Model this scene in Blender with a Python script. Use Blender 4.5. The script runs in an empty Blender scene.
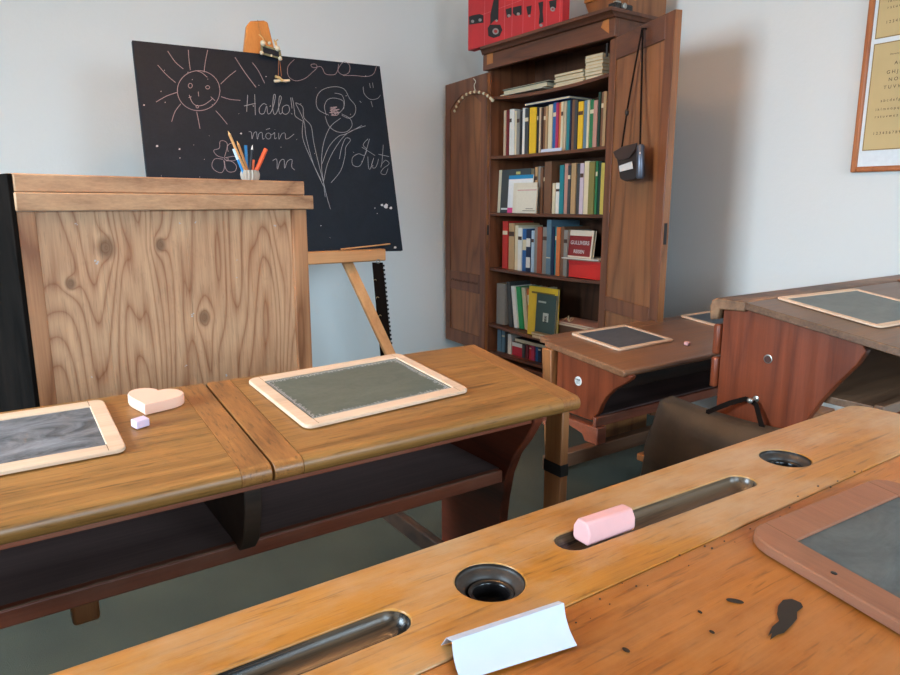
import bpy, bmesh, math, random
from mathutils import Vector, Matrix
random.seed(7)
S = bpy.context.scene
col = S.collection
H = 1.05                       # camera height above the floor
# ---------------------------------------------------------------- camera
F = 676.0
PITCH = math.atan(133.5 / F); YAW = math.atan(475 / math.hypot(F, 133.5))
FW = Vector((math.sin(YAW)*math.cos(PITCH), math.cos(YAW)*math.cos(PITCH), -math.sin(PITCH)))
RT = Vector((math.cos(YAW), -math.sin(YAW), 0)); UP = RT.cross(FW)
cd = bpy.data.cameras.new('camera'); cam = bpy.data.objects.new('camera', cd); col.objects.link(cam)
cd.sensor_width = 36; cd.lens = F/900*36; cd.clip_start = 0.02
cam.matrix_world = Matrix.Translation((0, 0, H)) @ Matrix((RT, UP, -FW)).transposed().to_4x4()
S.camera = cam
# ---------------------------------------------------------------- world, lights, exposure
S.view_settings.view_transform = 'Standard'; S.view_settings.look = 'None'
S.view_settings.exposure = -0.2; S.view_settings.gamma = 1.0; S.view_settings.use_curve_mapping = False
S.cycles.max_bounces = 8; S.cycles.diffuse_bounces = 5; S.cycles.use_denoising = True
W = bpy.data.worlds.new('sky'); S.world = W; W.use_nodes = True
W.node_tree.nodes['Background'].inputs[0].default_value = (0.62, 0.8, 1.0, 1)
W.node_tree.nodes['Background'].inputs[1].default_value = 1.0
def area(name, loc, direction, sx, sy, power, colr, spread=180):
    l = bpy.data.lights.new(name, 'AREA'); l.shape = 'RECTANGLE'; l.size = sx; l.size_y = sy
    l.energy = power; l.color = colr; l.spread = math.radians(spread)
    o = bpy.data.objects.new(name, l); col.objects.link(o); o.location = loc
    o.rotation_euler = Vector(direction).to_track_quat('-Z', 'Y').to_euler(); return o
RX0, RX1, RY0, RY1, RZ = -2.4, 3.05, -2.6, 3.9, 2.65
# daylight through the two back windows and the left one
area('window_daylight', (-0.55, RY0-0.06, 1.55), (0.1, 1, -0.62), 1.3, 1.3, 66, (0.60, 0.82, 1.0), 115)
area('window_daylight', (1.65, RY0-0.06, 1.55), (0.0, 1, -0.62), 1.3, 1.3, 66, (0.60, 0.82, 1.0), 115)
area('window_daylight', (RX0-0.06, 1.35, 1.55), (1, 0.12, -0.5), 1.3, 1.3, 138, (0.62, 0.83, 1.0), 120)
# warm ceiling lamp glow (inside the lamp globe built below)
LAMP = (0.75, 1.6, 2.30)
pl = bpy.data.lights.new('lamp_bulb', 'POINT'); pl.energy = 115; pl.color = (1.0, 0.50, 0.20); pl.shadow_soft_size = 0.07
po = bpy.data.objects.new('lamp_bulb', pl); col.objects.link(po); po.location = (LAMP[0], LAMP[1], LAMP[2])

# ---------------------------------------------------------------- helpers
def lin(c):
    r = []
    for v in c[:3]:
        v /= 255.0
        r.append(v/12.92 if v <= 0.04045 else ((v+0.055)/1.055)**2.4)
    return (*r, 1)
def ray(x, y): return FW*F + RT*(x-450) - UP*(y-337.5)
def onp(x, y, n, c):
    d = ray(x, y); return d*(c/Vector(n).dot(d))
def onX(x, y, X): return onp(x, y, (1, 0, 0), X)
def onY(x, y, Y): return onp(x, y, (0, 1, 0), Y)
def onZ(x, y, Z): return onp(x, y, (0, 0, 1), Z)

class Nt:
    def __init__(s, name):
        s.m = bpy.data.materials.new(name); s.m.use_nodes = True; s.t = s.m.node_tree
        s.b = s.t.nodes['Principled BSDF']
    def n(s, typ, **kw):
        n = s.t.nodes.new(typ)
        for k, v in kw.items():
            if k.startswith('i_'):
                key = k[2:].replace('_', ' ')
                n.inputs[int(key) if key.isdigit() else key].default_value = v
            else: setattr(n, k, v)
        return n
    def l(s, a, b): s.t.links.new(a, b)
    def math(s, op, a, b=None, c=None):
        n = s.n('ShaderNodeMath', operation=op)
        for i, v in enumerate((a, b, c)):
            if v is None: continue
            if isinstance(v, (int, float)): n.inputs[i].default_value = v
            else: s.l(v, n.inputs[i])
        return n.outputs[0]
    def mix(s, f, a, b, bt='MIX'):
        n = s.n('ShaderNodeMix', data_type='RGBA', blend_type=bt)
        for i, v in ((0, f), (6, a), (7, b)):
            if isinstance(v, (int, float, tuple)): n.inputs[i].default_value = v
            else: s.l(v, n.inputs[i])
        return n.outputs[2]
    def ramp(s, f, stops, interp='LINEAR'):
        n = s.n('ShaderNodeValToRGB'); cr = n.color_ramp; cr.interpolation = interp
        while len(cr.elements) > 1: cr.elements.remove(cr.elements[-1])
        for i, (p, c) in enumerate(stops):
            e = cr.elements[0] if i == 0 else cr.elements.new(p)
            e.position = p; e.color = c if isinstance(c, tuple) else (c, c, c, 1)
        s.l(f, n.inputs[0]); return n.outputs[0]
    def bump(s, h, st, dist=0.002):
        n = s.n('ShaderNodeBump', i_Strength=st, i_Distance=dist); s.l(h, n.inputs['Height'])
        s.l(n.outputs[0], s.b.inputs['Normal'])
    def coords(s, scale=(1, 1, 1), loc=(0, 0, 0)):
        tc = s.n('ShaderNodeTexCoord'); mp = s.n('ShaderNodeMapping')
        mp.inputs['Scale'].default_value = scale; mp.inputs['Location'].default_value = loc
        s.l(tc.outputs['Object'], mp.inputs[0]); return mp.outputs[0]
    def noise(s, vec, scale, detail=4, rough=0.55, dist=0.0):
        n = s.n('ShaderNodeTexNoise', i_Scale=scale, i_Detail=detail, i_Roughness=rough, i_Distortion=dist)
        s.l(vec, n.inputs['Vector']); return n.outputs[0]

def flat(name, c, rough=0.6, metal=0.0, var=0.08, nscale=30, spec=None, bump=0.0):
    k = Nt(name); v = k.coords(); no = k.noise(v, nscale)
    c = lin(c); d = tuple(max(0, x*(1-var*2)) for x in c[:3])+(1,)
    k.l(k.mix(no, d, tuple(min(1, x*(1+var)) for x in c[:3])+(1,)), k.b.inputs['Base Color'])
    k.b.inputs['Roughness'].default_value = rough; k.b.inputs['Metallic'].default_value = metal
    if spec is not None: k.b.inputs['Specular IOR Level'].default_value = spec
    if bump: k.bump(no, bump)
    return k.m

def wood(name, dark, light, axis='X', rough=0.45, rings=9.0, wob=3.0, off=(0, 0, 0), fine=0.35, ring_amt=0.55, worn=None, worn_amt=0.5,
         cracks=0.0, knots=(), bump=0.25, plane='XZ', pitch=1.0, spec=0.5, blotch=0.35, pores=0.0, rpow=0.7):
    k = Nt(name)
    st = {'X': (0.12, 1, 1), 'Y': (1, 0.12, 1), 'Z': (1, 1, 0.12)}[axis]
    sf = {'X': (0.03, 1, 1), 'Y': (1, 0.03, 1), 'Z': (1, 1, 0.03)}[axis]
    v = k.coords(st, off); vf = k.coords(sf, off); v1 = k.coords((1, 1, 1), off)
    base = k.noise(v, 4.0*pitch, 2, 0.5)
    phase = k.math('MULTIPLY', base, rings*wob)
    kmask = None
    if knots:
        tc = k.n('ShaderNodeTexCoord'); sep = k.n('ShaderNodeSeparateXYZ'); k.l(tc.outputs['Object'], sep.inputs[0])
        for (ku, kw, kr) in knots:
            du = k.math('SUBTRACT', sep.outputs[0], ku); dw = k.math('MULTIPLY', k.math('SUBTRACT', sep.outputs[2], kw), 0.75)
            d = k.math('SQRT', k.math('ADD', k.math('MULTIPLY', du, du), k.math('MULTIPLY', dw, dw)))
            g = k.math('DIVIDE', kr, k.math('ADD', d, kr*0.5))
            phase = k.math('ADD', phase, k.math('MULTIPLY', g, 7.0))
            mk = k.math('SUBTRACT', 1.0, k.math('SMOOTH_MAX', 0.0, k.math('MINIMUM', 1.0, k.math('DIVIDE', d, kr*1.5)), 0.05))
            kmask = mk if kmask is None else k.math('MAXIMUM', kmask, mk)
    fr = k.math('ABSOLUTE', k.math('SINE', phase))
    rings_o = k.math('POWER', fr, rpow)
    fn = k.noise(vf, 160*pitch, 5, 0.7)
    fm = k.noise(vf, 40*pitch, 4, 0.65)
    def cen(x, m, g): return k.math('MULTIPLY', k.math('SUBTRACT', x, m), g)
    f = k.math('ADD', cen(rings_o, .65, ring_amt*.95), cen(fm, .5, fine*1.9))
    f = k.math('ADD', f, cen(fn, .5, fine*1.6)); f = k.math('ADD', f, cen(k.noise(v1, 5.0, 4), .5, blotch*1.3)); f = k.math('ADD', f, .5)
    c = k.ramp(f, [(0.05, lin(dark)), (0.95, lin(light))])
    if pores:
        sp = {'X': (0.07, 1, 1), 'Y': (1, 0.07, 1), 'Z': (1, 1, 0.07)}[axis]
        pm = k.ramp(k.noise(k.coords(sp, (off[0]+1, off[1]+5, off[2])), 210, 2, 0.6), [(0.30, 1.0), (0.42, 0.0)])
        c = k.mix(k.math('MULTIPLY', pm, pores), c, tuple(x*.45 for x in lin(dark)[:3])+(1,))
        sm = k.ramp(k.noise(k.coords((1, 1.6, 1), (off[0]+2, off[1], off[2])), 16, 9, 0.75, .6), [(0.56, 0.0), (0.74, 1.0)])
        c = k.mix(k.math('MULTIPLY', sm, pores*.9), c, tuple(x*.55 for x in lin(dark)[:3])+(1,))
    if worn:
        wm = k.ramp(k.noise(k.coords((0.5, 1, 1) if axis == 'X' else (1, 1, 0.5), off), 7, 8, 0.7), [(0.45, 0.0), (0.64, 1.0)])
        c = k.mix(k.math('MULTIPLY', wm, worn_amt), c, lin(worn))
    if cracks:
        cm = k.ramp(k.noise(k.coords(sf, (off[0]+3, off[1], off[2])), 38, 3, 0.5), [(0.27, 1.0), (0.33, 0.0)])
        cm2 = k.ramp(k.noise(v1, 9, 2), [(0.45, 0.0), (0.6, 1.0)])
        c = k.mix(k.math('MULTIPLY', k.math('MULTIPLY', cm, cm2), cracks), c, lin((70, 40, 18)))
    if kmask is not None:
        c = k.mix(k.math('MULTIPLY', k.ramp(kmask, [(0.15, 0.0), (0.6, 1.0)]), 0.75), c, lin((112, 74, 46)))
    k.l(c, k.b.inputs['Base Color'])
    r = k.math('ADD', rough-0.08, k.math('MULTIPLY', fm, 0.2)); k.l(r, k.b.inputs['Roughness'])
    k.b.inputs['Specular IOR Level'].default_value = spec
    k.bump(k.math('ADD', fn, k.math('MULTIPLY', rings_o, 0.3)), bump, 0.001)
    return k.m

class MB:
    """collects shapes given in metres relative to the camera height (z=0 is eye level)"""
    def __init__(s): s.v = []; s.f = []; s.mi = []; s.cur = 0
    def add(s, vs, fs):
        o = len(s.v); s.v += [Vector(v) for v in vs]; s.f += [[i+o for i in f] for f in fs]; s.mi += [s.cur]*len(fs); return s
    def box(s, x0, x1, y0, y1, z0, z1):
        if x0 > x1: x0, x1 = x1, x0
        if y0 > y1: y0, y1 = y1, y0
        if z0 > z1: z0, z1 = z1, z0
        return s.hexa([(x0,y0,z0),(x1,y0,z0),(x1,y1,z0),(x0,y1,z0)], [(x0,y0,z1),(x1,y0,z1),(x1,y1,z1),(x0,y1,z1)])
    def hexa(s, a, b):
        return s.add(list(a)+list(b), [[3,2,1,0],[4,5,6,7],[0,1,5,4],[1,2,6,5],[2,3,7,6],[3,0,4,7]])
    def obox(s, o, u, v, w):            # origin corner + three edge vectors
        o, u, v, w = map(Vector, (o, u, v, w))
        return s.hexa([o, o+u, o+u+v, o+v], [o+w, o+u+w, o+u+v+w, o+v+w])
    def prism(s, loop, vec):
        n = len(loop); vec = Vector(vec); a = [Vector(p) for p in loop]
        return s.add(a+[p+vec for p in a], [list(range(n))[::-1], list(range(n, 2*n))]+[[i, (i+1) % n, (i+1) % n+n, i+n] for i in range(n)])
    def rings(s, loops, cap0=True, cap1=True, closed=True):
        n = len(loops[0]); vs = [p for l in loops for p in l]; fs = []
        for j in range(len(loops)-1):
            for i in range(n if closed else n-1):
                a = j*n+i; b = j*n+(i+1) % n; fs.append([a, b, b+n, a+n])
        if cap0: fs.append(list(range(n))[::-1])
        if cap1: fs.append([(len(loops)-1)*n+i for i in range(n)])
        return s.add(vs, fs)
    def tube(s, pts, r, n=8, rad=None):
        pts = [Vector(p) for p in pts]; loops = []; prev = None
        for i, p in enumerate(pts):
            t = (pts[min(i+1, len(pts)-1)]-pts[max(i-1, 0)]).normalized()
            if prev is None:
                a = Vector((0, 0, 1)) if abs(t.z) < 0.9 else Vector((1, 0, 0)); prev = t.cross(a).normalized()
            prev = (prev - t*prev.dot(t)).normalized(); b = t.cross(prev)
            rr = rad[i] if rad else r
            loops.append([p + (prev*math.cos(2*math.pi*k/n) + b*math.sin(2*math.pi*k/n))*rr for k in range(n)])
        return s.rings(loops)
    def lathe(s, c, prof, n=32, axis=(0, 0, 1), caps=True):
        c = Vector(c); ax = Vector(axis).normalized(); u = ax.orthogonal().normalized(); w = ax.cross(u)
        return s.rings([[c + ax*z + (u*math.cos(2*math.pi*k/n) + w*math.sin(2*math.pi*k/n))*max(r, 1e-5) for k in range(n)] for r, z in prof], caps, caps)
    def ball(s, c, r, n=12, sz=1.0):
        return s.lathe(c, [(r*math.sin(math.pi*i/8), -r*sz*math.cos(math.pi*i/8)) for i in range(9)], n)
    def ribbon(s, pts, w, nrm, th=0.0012):
        nrm = Vector(nrm).normalized(); pts = [Vector(p) for p in pts]; loops = []
        for i, p in enumerate(pts):
            t = (pts[min(i+1, len(pts)-1)]-pts[max(i-1, 0)]).normalized(); sd = t.cross(nrm).normalized()
            loops.append([p-sd*w/2, p+sd*w/2, p+sd*w/2+nrm*th, p-sd*w/2+nrm*th])
        return s.rings(loops)
    def build(s, name, mat, parent=None, bevel=0.0, smooth=40, seg=2, loc=None):
        me = bpy.data.meshes.new(name)
        base = Vector(parent['_base']) if parent is not None else Vector(loc) if loc is not None else s.base()
        me.from_pydata([v-base for v in s.v], [], s.f)
        mats = mat if isinstance(mat, (list, tuple)) else [mat]
        for m in mats: me.materials.append(m)
        for p, i in zip(me.polygons, s.mi): p.material_index = min(i, len(mats)-1)
        bm = bmesh.new(); bm.from_mesh(me); bmesh.ops.recalc_face_normals(bm, faces=bm.faces); bm.to_mesh(me); bm.free()
        me.shade_smooth(); me.set_sharp_from_angle(angle=math.radians(smooth))
        o = bpy.data.objects.new(name, me); col.objects.link(o)
        if parent is None: o.location = base+Vector((0, 0, H))
        else:
            o.parent = parent; pb = Vector(parent['_root']); o.location = base - pb
            o['_base'] = list(base); 
        o['_base'] = list(base); o['_root'] = list(base)
        if bevel:
            b = o.modifiers.new('bevel', 'BEVEL'); b.width = bevel; b.segments = seg; b.limit_method = 'ANGLE'; b.angle_limit = math.radians(35)
        return o
    def base(s):
        xs = [v.x for v in s.v]; ys = [v.y for v in s.v]; zs = [v.z for v in s.v]
        return Vector(((min(xs)+max(xs))/2, (min(ys)+max(ys))/2, min(zs)))

def thing(name, label, cat, base, group=None):
    o = bpy.data.objects.new(name, None); col.objects.link(o); o.empty_display_size = 0.05
    o.location = Vector(base)+Vector((0, 0, H)); o['label'] = label; o['category'] = cat
    o['_base'] = list(base); o['_root'] = list(base)
    if group: o['group'] = group
    return o
def tag(o, label, cat, group=None):
    o['label'] = label; o['category'] = cat
    if group: o['group'] = group
    return o
def struct(o): o['kind'] = 'structure'; return o
def stuff(o): o['kind'] = 'stuff'; return o

def textmesh(body, size, o, u, v, align='LEFT', th=0.0006, bold=0.0):
    """text as a mesh lying in the plane o + x*u + y*v"""
    c = bpy.data.curves.new('t', 'FONT'); c.body = body; c.size = size; c.align_x = align; c.offset = bold
    ob = bpy.data.objects.new('t', c); col.objects.link(ob); bpy.context.view_layer.update()
    me = bpy.data.meshes.new_from_object(ob.evaluated_get(bpy.context.evaluated_depsgraph_get()))
    bpy.data.objects.remove(ob); m = MB(); o, u, v = Vector(o), Vector(u).normalized(), Vector(v).normalized(); n = u.cross(v)
    vs = [o+u*p.co.x+v*p.co.y+n*th for p in me.vertices]; m.add(vs, [list(p.vertices) for p in me.polygons])
    return m

# ---------------------------------------------------------------- materials
def wall_mat(name, c):
    k = Nt(name); v = k.coords(); n1 = k.noise(v, 28, 8, 0.7); n2 = k.noise(v, 1.3, 3)
    k.l(k.mix(n2, tuple(x*0.97 for x in lin(c)[:3])+(1,), lin(c)), k.b.inputs['Base Color'])
    k.b.inputs['Roughness'].default_value = 0.85; k.bump(n1, 0.45, 0.004); return k.m
M_wall = wall_mat('wall_plaster', (222, 222, 218))
M_ceil = wall_mat('ceiling_plaster', (226, 222, 214))
def carpet():
    k = Nt('carpet'); v = k.coords(); n = k.noise(v, 420, 4, 0.8); n2 = k.noise(v, 4, 5)
    f = k.math('ADD', k.math('MULTIPLY', n, 0.7), k.math('MULTIPLY', n2, 0.3))
    k.l(k.ramp(f, [(0.3, lin((32, 34, 26))), (0.7, lin((74, 76, 60)))]), k.b.inputs['Base Color'])
    k.b.inputs['Roughness'].default_value = 0.95; k.bump(n, 0.6, 0.004); return k.m
M_carpet = carpet()
M_pineX = wood('pine_rail', (140, 94, 62), (214, 166, 124), 'X', 0.55, rings=8, off=(1, 2, 3))
M_pineZ = wood('pine_stile', (136, 84, 50), (200, 142, 98), 'Z', 0.5, rings=11, wob=3, off=(5, 1, 3), ring_amt=0.9)
M_black_paint = wood('black_paint', (10, 8, 7), (24, 19, 16), 'Z', 0.9, worn=(40, 30, 25), worn_amt=0.4, spec=.04)
M_oak = wood('oak_lid', (108, 68, 28), (170, 118, 60), pores=.6, axis='X', rough=0.36, rings=7, wob=2.2, off=(0, 0, 0), fine=0.5, ring_amt=0.16, cracks=0.6, blotch=0.35)
M_oakb = wood('oak_batten', (112, 68, 32), (174, 116, 60), pores=.6, axis='Y', rough=0.36, rings=7, off=(2, 5, 1), fine=0.5, ring_amt=0.35)
M_near = wood('worn_beech', (140, 80, 22), (200, 134, 50), pores=.6, axis='X', rough=0.30, rings=5, wob=2, off=(4, 1, 7), fine=0.4, ring_amt=0.14, worn=(184, 150, 112), worn_amt=0.75, cracks=1.0, blotch=0.6)
M_nearlid = wood('worn_beech_lid', (130, 66, 16), (184, 108, 38), pores=.6, axis='X', rough=0.32, rings=5, wob=2, off=(9, 3, 7), fine=0.36, ring_amt=0.12, worn=(178, 126, 78), worn_amt=0.4, cracks=0.5, blotch=0.7)
M_red = wood('red_stained_wood', (66, 26, 15), (118, 52, 30), 'Y', 0.4, rings=6, fine=0.35, off=(3, 3, 3))
M_redX = wood('red_stained_shelf', (98, 44, 27), (152, 78, 50), 'X', 0.4, rings=6, worn=(150, 110, 90), worn_amt=0.3, off=(8, 3, 3))
M_shelfin = wood('shelf_inside', (78, 58, 54), (126, 102, 96), 'X', 0.5, rings=5, off=(1, 8, 3))
M_leg = wood('leg_wood', (112, 62, 28), (170, 108, 60), 'Z', 0.45, rings=8, off=(2, 3, 9))
M_rail = wood('rail_wood', (62, 38, 24), (104, 68, 44), 'X', 0.5, off=(4, 4, 2))
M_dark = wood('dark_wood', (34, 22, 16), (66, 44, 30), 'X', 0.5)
M_walnut = wood('brown_desk_top', (76, 52, 38), (134, 98, 72), 'X', 0.36, rings=6, wob=2, off=(6, 6, 2), fine=0.5, ring_amt=0.25)
M_walnutY = wood('brown_desk_end', (82, 52, 32), (136, 94, 62), 'Y', 0.4, rings=6, wob=2, off=(6, 1, 2))
M_far = wood('far_desk_top', (92, 58, 38), (152, 104, 72), 'X', 0.32, rings=6, wob=2, off=(1, 6, 2), fine=0.5, ring_amt=0.25)
M_redpanel = wood('red_side_panel', (88, 38, 20), (140, 66, 36), 'Z', 0.35, rings=7, off=(1, 1, 1), ring_amt=0.4)
M_wornstrip = wood('worn_strip', (52, 32, 22), (120, 82, 56), 'X', 0.5, rings=9, worn=(176, 130, 92), worn_amt=0.6, cracks=0.7, off=(7, 1, 4))
M_case = wood('bookcase_wood', (84, 46, 27), (134, 80, 50), 'Z', 0.4, rings=9, wob=2.5, off=(3, 1, 5), ring_amt=0.5)
M_caseY = wood('bookcase_rail', (70, 38, 24), (114, 66, 42), 'Y', 0.4, rings=7, off=(3, 4, 5))
M_casein = wood('bookcase_back', (66, 38, 24), (106, 66, 44), 'Z', 0.5, rings=8, off=(1, 4, 5))
M_casepanel = wood('bookcase_panel', (104, 60, 32), (154, 98, 58), 'Z', 0.38, rings=10, wob=2.6, off=(7, 2, 5), ring_amt=0.6)
M_inlay = flat('inlay', (176, 108, 52), 0.4)
M_easel = wood('easel_beech', (190, 130, 78), (224, 168, 112), 'Z', 0.5, rings=9, off=(2, 2, 2))
M_easelX = wood('easel_ledge', (184, 122, 72), (218, 160, 106), 'X', 0.5, rings=8, off=(2, 2, 2))
M_easeltop = wood('easel_apex', (176, 104, 44), (206, 136, 66), 'Z', 0.45)
M_slateframe = wood('pale_frame', (186, 148, 118), (232, 198, 168), 'X', 0.55, rings=6, ring_amt=0.3)
M_brownframe = wood('brown_frame', (112, 66, 44), (158, 102, 72), 'Y', 0.45, rings=6, ring_amt=0.3)
def slate_mat(name, c, sm, smc, dust=0.12, spec=.5):
    k = Nt(name); v = k.coords(); n = k.noise(k.coords((1, 2.2, 1)), 9, 8, 0.7, 1.0); n2 = k.noise(v, 130, 3)
    f = k.ramp(n, [(0.38, 0.0), (0.75, 1.0)])
    c1 = k.mix(k.math('MULTIPLY', f, sm), lin(c), lin(smc))
    c1 = k.mix(k.math('MULTIPLY', n2, dust), c1, lin((150, 150, 146)))
    k.l(c1, k.b.inputs['Base Color']); k.b.inputs['Roughness'].default_value = 0.55; k.b.inputs['Specular IOR Level'].default_value = spec; k.bump(n2, 0.1, 0.001); return k.m
M_slate_g = slate_mat('slate_green', (74, 80, 68), 0.5, (110, 114, 98))
M_slate_k = slate_mat('slate_grey', (54, 54, 57), 0.9, (160, 160, 164))
M_slate_b = slate_mat('slate_blue', (58, 66, 76), 0.4, (96, 104, 112))
M_slate_n = slate_mat('slate_near', (58, 62, 62), 0.45, (120, 124, 120))
M_slate_r = slate_mat('slate_right', (96, 104, 104), 0.5, (128, 138, 136))
M_board = slate_mat('blackboard', (12, 20, 30), 0.3, (28, 38, 50), .02, .22)
M_chalk = flat('chalk_white', (196, 186, 182), 0.9)
M_cline = flat('chalk_line', (150, 148, 150), 0.9, var=.3, nscale=200)
M_chalkp = flat('chalk_pink_line', (158, 138, 140), 0.9, var=.3, nscale=200)
M_peach = flat('chalk_peach', (236, 184, 158), 0.8, var=0.03)
M_lilac = flat('chalk_lilac', (214, 188, 206), 0.8, var=0.03)
M_pink = flat('chalk_pink', (224, 166, 162), 0.75, var=0.05)
M_paper = flat('white_paper', (196, 202, 216), 0.7, var=0.015)
M_ink = flat('black_bakelite', (26, 22, 22), 0.22, var=0.3)
M_inkrim = flat('inkwell_rim', (62, 50, 42), 0.5, var=0.5, nscale=60, bump=0.3)
M_stain = flat('ink_stain', (34, 22, 15), 0.4)
M_leather = flat('worn_leather', (70, 58, 46), 0.42, var=0.35, nscale=14, bump=0.2)
M_strap = flat('strap_leather', (26, 18, 14), 0.8, spec=.08)
M_steel = flat('steel', (176, 172, 164), 0.35, 0.9)
M_iron = flat('dark_iron', (46, 42, 40), 0.5, 0.6)
M_white = flat('white_enamel', (226, 224, 218), 0.4)
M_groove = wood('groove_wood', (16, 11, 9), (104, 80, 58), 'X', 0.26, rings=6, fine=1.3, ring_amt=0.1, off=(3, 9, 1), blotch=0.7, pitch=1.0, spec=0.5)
_cc = {}
def colm(c, rough=0.6):
    if (c, rough) not in _cc: _cc[(c, rough)] = flat('cloth_%d_%d_%d' % c, c, rough, var=0.06, nscale=60)
    return _cc[(c, rough)]

# ---------------------------------------------------------------- the room
Z0 = -H; ZT = RZ-H
struct(MB().box(RX0-.2, RX1+.2, RY0-.2, RY1+.2, Z0-.1, Z0).build('floor', M_carpet))
struct(MB().box(RX0-.2, RX1+.2, RY0-.2, RY1+.2, ZT, ZT+.1).build('ceiling', M_ceil))
struct(MB().box(RX0-.2, RX1+.2, RY1, RY1+.2, Z0, ZT).build('wall_front', M_wall))
struct(MB().box(RX1, RX1+.2, RY0, RY1, Z0, ZT).build('wall_right', M_wall))
wz0, wz1 = 0.85-H, 2.15-H
b = MB()
for a, c in ((RX0-.2, -1.2), (0.1, 1.0), (2.3, RX1+.2)): b.box(a, c, RY0-.2, RY0, Z0, ZT)
for a, c in ((-1.2, 0.1), (1.0, 2.3)): b.box(a, c, RY0-.2, RY0, Z0, wz0); b.box(a, c, RY0-.2, RY0, wz1, ZT)
struct(b.build('wall_back', M_wall))
b = MB().box(RX0-.2, RX0, RY0, 0.7, Z0, ZT).box(RX0-.2, RX0, 2.0, RY1, Z0, ZT).box(RX0-.2, RX0, .7, 2.0, Z0, wz0).box(RX0-.2, RX0, .7, 2.0, wz1, ZT)
struct(b.build('wall_left', M_wall))
def winframe(n, p0, p1):
    p0 = Vector(p0); p1 = Vector(p1); d = (p1-p0); L = d.length; d.normalize(); nn = Vector((-d.y, d.x, 0))*0.05; m = MB()
    h = wz1-wz0; o = p0+Vector((0, 0, wz0))-nn/2
    for a, w in ((0, .06), (L/2-.03, .06), (L-.06, .06)): m.obox(o+d*a, d*w, nn, (0, 0, h))
    for z in (0, h*0.66, h-.06): m.obox(o+Vector((0, 0, z)), d*L, nn, (0, 0, .06))
    struct(m.build('window_%d' % n, M_white))
winframe(1, (-1.2, RY0-.05, 0), (0.1, RY0-.05, 0)); winframe(2, (1.0, RY0-.05, 0), (2.3, RY0-.05, 0)); winframe(3, (RX0-.05, .7, 0), (RX0-.05, 2.0, 0))
for n, a in (('right', (RX1-.015, RX1, RY0, RY1-.015)),):
    struct(MB().box(*a, Z0, Z0+.08).build('baseboard_'+n, M_white, bevel=.004))

# ceiling lamp (above and out of the picture)
t = thing('ceiling_lamp', 'white bowl-shaped uplight pendant lamp hanging from the ceiling', 'lamp', (LAMP[0], LAMP[1], ZT-.45))
MB().lathe((LAMP[0], LAMP[1], ZT-.03), [(0, 0), (.06, 0), (.06, .03), (0, .03)]).build('canopy', M_white, t)
MB().tube([(LAMP[0], LAMP[1], ZT-.02), (LAMP[0], LAMP[1], ZT-.24)], .006).build('cord', M_white, t)
MB().lathe((LAMP[0], LAMP[1], LAMP[2]-H), [(0, -.13), (.08, -.12), (.17, -.07), (.22, .0), (.225, .03), (.22, .03), (.212, .0), (.165, -.062), (.08, -.11), (0, -.12)]).build('lamp_bowl', M_white, t, smooth=60)
for k_ in range(3):
    a_ = k_*2.094; MB().tube([(LAMP[0], LAMP[1], ZT-.24), (LAMP[0]+.218*math.cos(a_), LAMP[1]+.218*math.sin(a_), LAMP[2]-H+.028)], .003, 6).build('suspension_wire', M_iron, t)

# ---------------------------------------------------------------- desk planes
def plane_from(y0, z0, deg):
    n = Vector((0, -math.tan(math.radians(deg)), 1)); return n, n.dot(Vector((0, y0, z0)))
DM, DF, DR, DN = .36, .5, .27, .36
P_mid = plane_from(3.86*DM, -DM, 7); P_far = plane_from(3.82*DF, -DF, 5.5)
P_right = plane_from(3.966*DR, -DR, 8.5); P_near = plane_from(.400, -DN, 7)
def at(px, P, lift=0.0): return onp(px[0], px[1], P[0], P[1]+lift)

def lid_profile(y_far, y_near, z_far, deg, th, nose=True):
    """closed YZ outline of a sloping board with a rounded near edge"""
    s = math.tan(math.radians(deg)); zn = z_far-(y_far-y_near)*s; r = th/2; pts = [(y_far, z_far-th), (y_far, z_far)]
    for i in range(9):
        a = math.pi/2+math.pi*i/8
        pts.append((y_near+r+math.cos(a)*r*1.0, zn+r*s*0-r+math.sin(a)*r))
    return pts
def sweepX(m, prof, x0, x1): return m.prism([(x0, y, z) for y, z in prof], (x1-x0, 0, 0))

# ---------------------------------------------------------------- middle double desk
t = thing('school_desk', 'golden oak double school desk with open shelf, in front of the pine lectern', 'desk', (0.35, 1.2, Z0))
yF, yN = 3.86*DM, 1.0; sd = .122785; xR = 1.034; xS = .347; xL = -.33
prof = lid_profile(yF, yN, -DM, 7, .034)
for (a, c) in ((xL, xS-.002), (xS+.002, xR)):
    e1, e2 = (.05, .05)
    lid = sweepX(MB(), prof, a+e1, c-e2).build('desk_lid', M_oak, t)
    for (p, q) in ((a, a+e1-.0004), (c-e2+.0004, c)):
        sweepX(MB(), prof, p, q).build('end_batten', M_oakb, lid, bevel=.0012)
zu = -DM-.034
# apron under the lid, rear board, panels, shelf
MB().hexa([(xL+.03, 1.03, -.457), (xR-.07, 1.03, -.457), (xR-.07, 1.05, -.457), (xL+.03, 1.05, -.457)], [(xL+.03, 1.03, -.4405), (xR-.07, 1.03, -.4405), (xR-.07, 1.05, -.438), (xL+.03, 1.05, -.438)]).build('apron', M_redX, t, bevel=.002)
MB().box(xL+.03, xR-.06, 1.355, 1.375, -.66, -.396).build('back_board', M_red, t, bevel=.002)
def bracket(x0, x1, name, zb, mat, ynear=1.02):
    pts = [(1.375, zb), (1.375, -.396)]
    pts += [(ynear, -.4415), (ynear+.002, -.455), (ynear+.03, -.50), (ynear+.065, -.545), (ynear+.09, -.60), (ynear+.105, -.67), (ynear+.115, -.75), (ynear+.115, zb)]
    return MB().prism([(x0, y, z) for y, z in pts], (x1-x0, 0, 0)).build(name, mat, t, bevel=.003)
bracket(.92, .945, 'side_panel', Z0, M_red)
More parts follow.
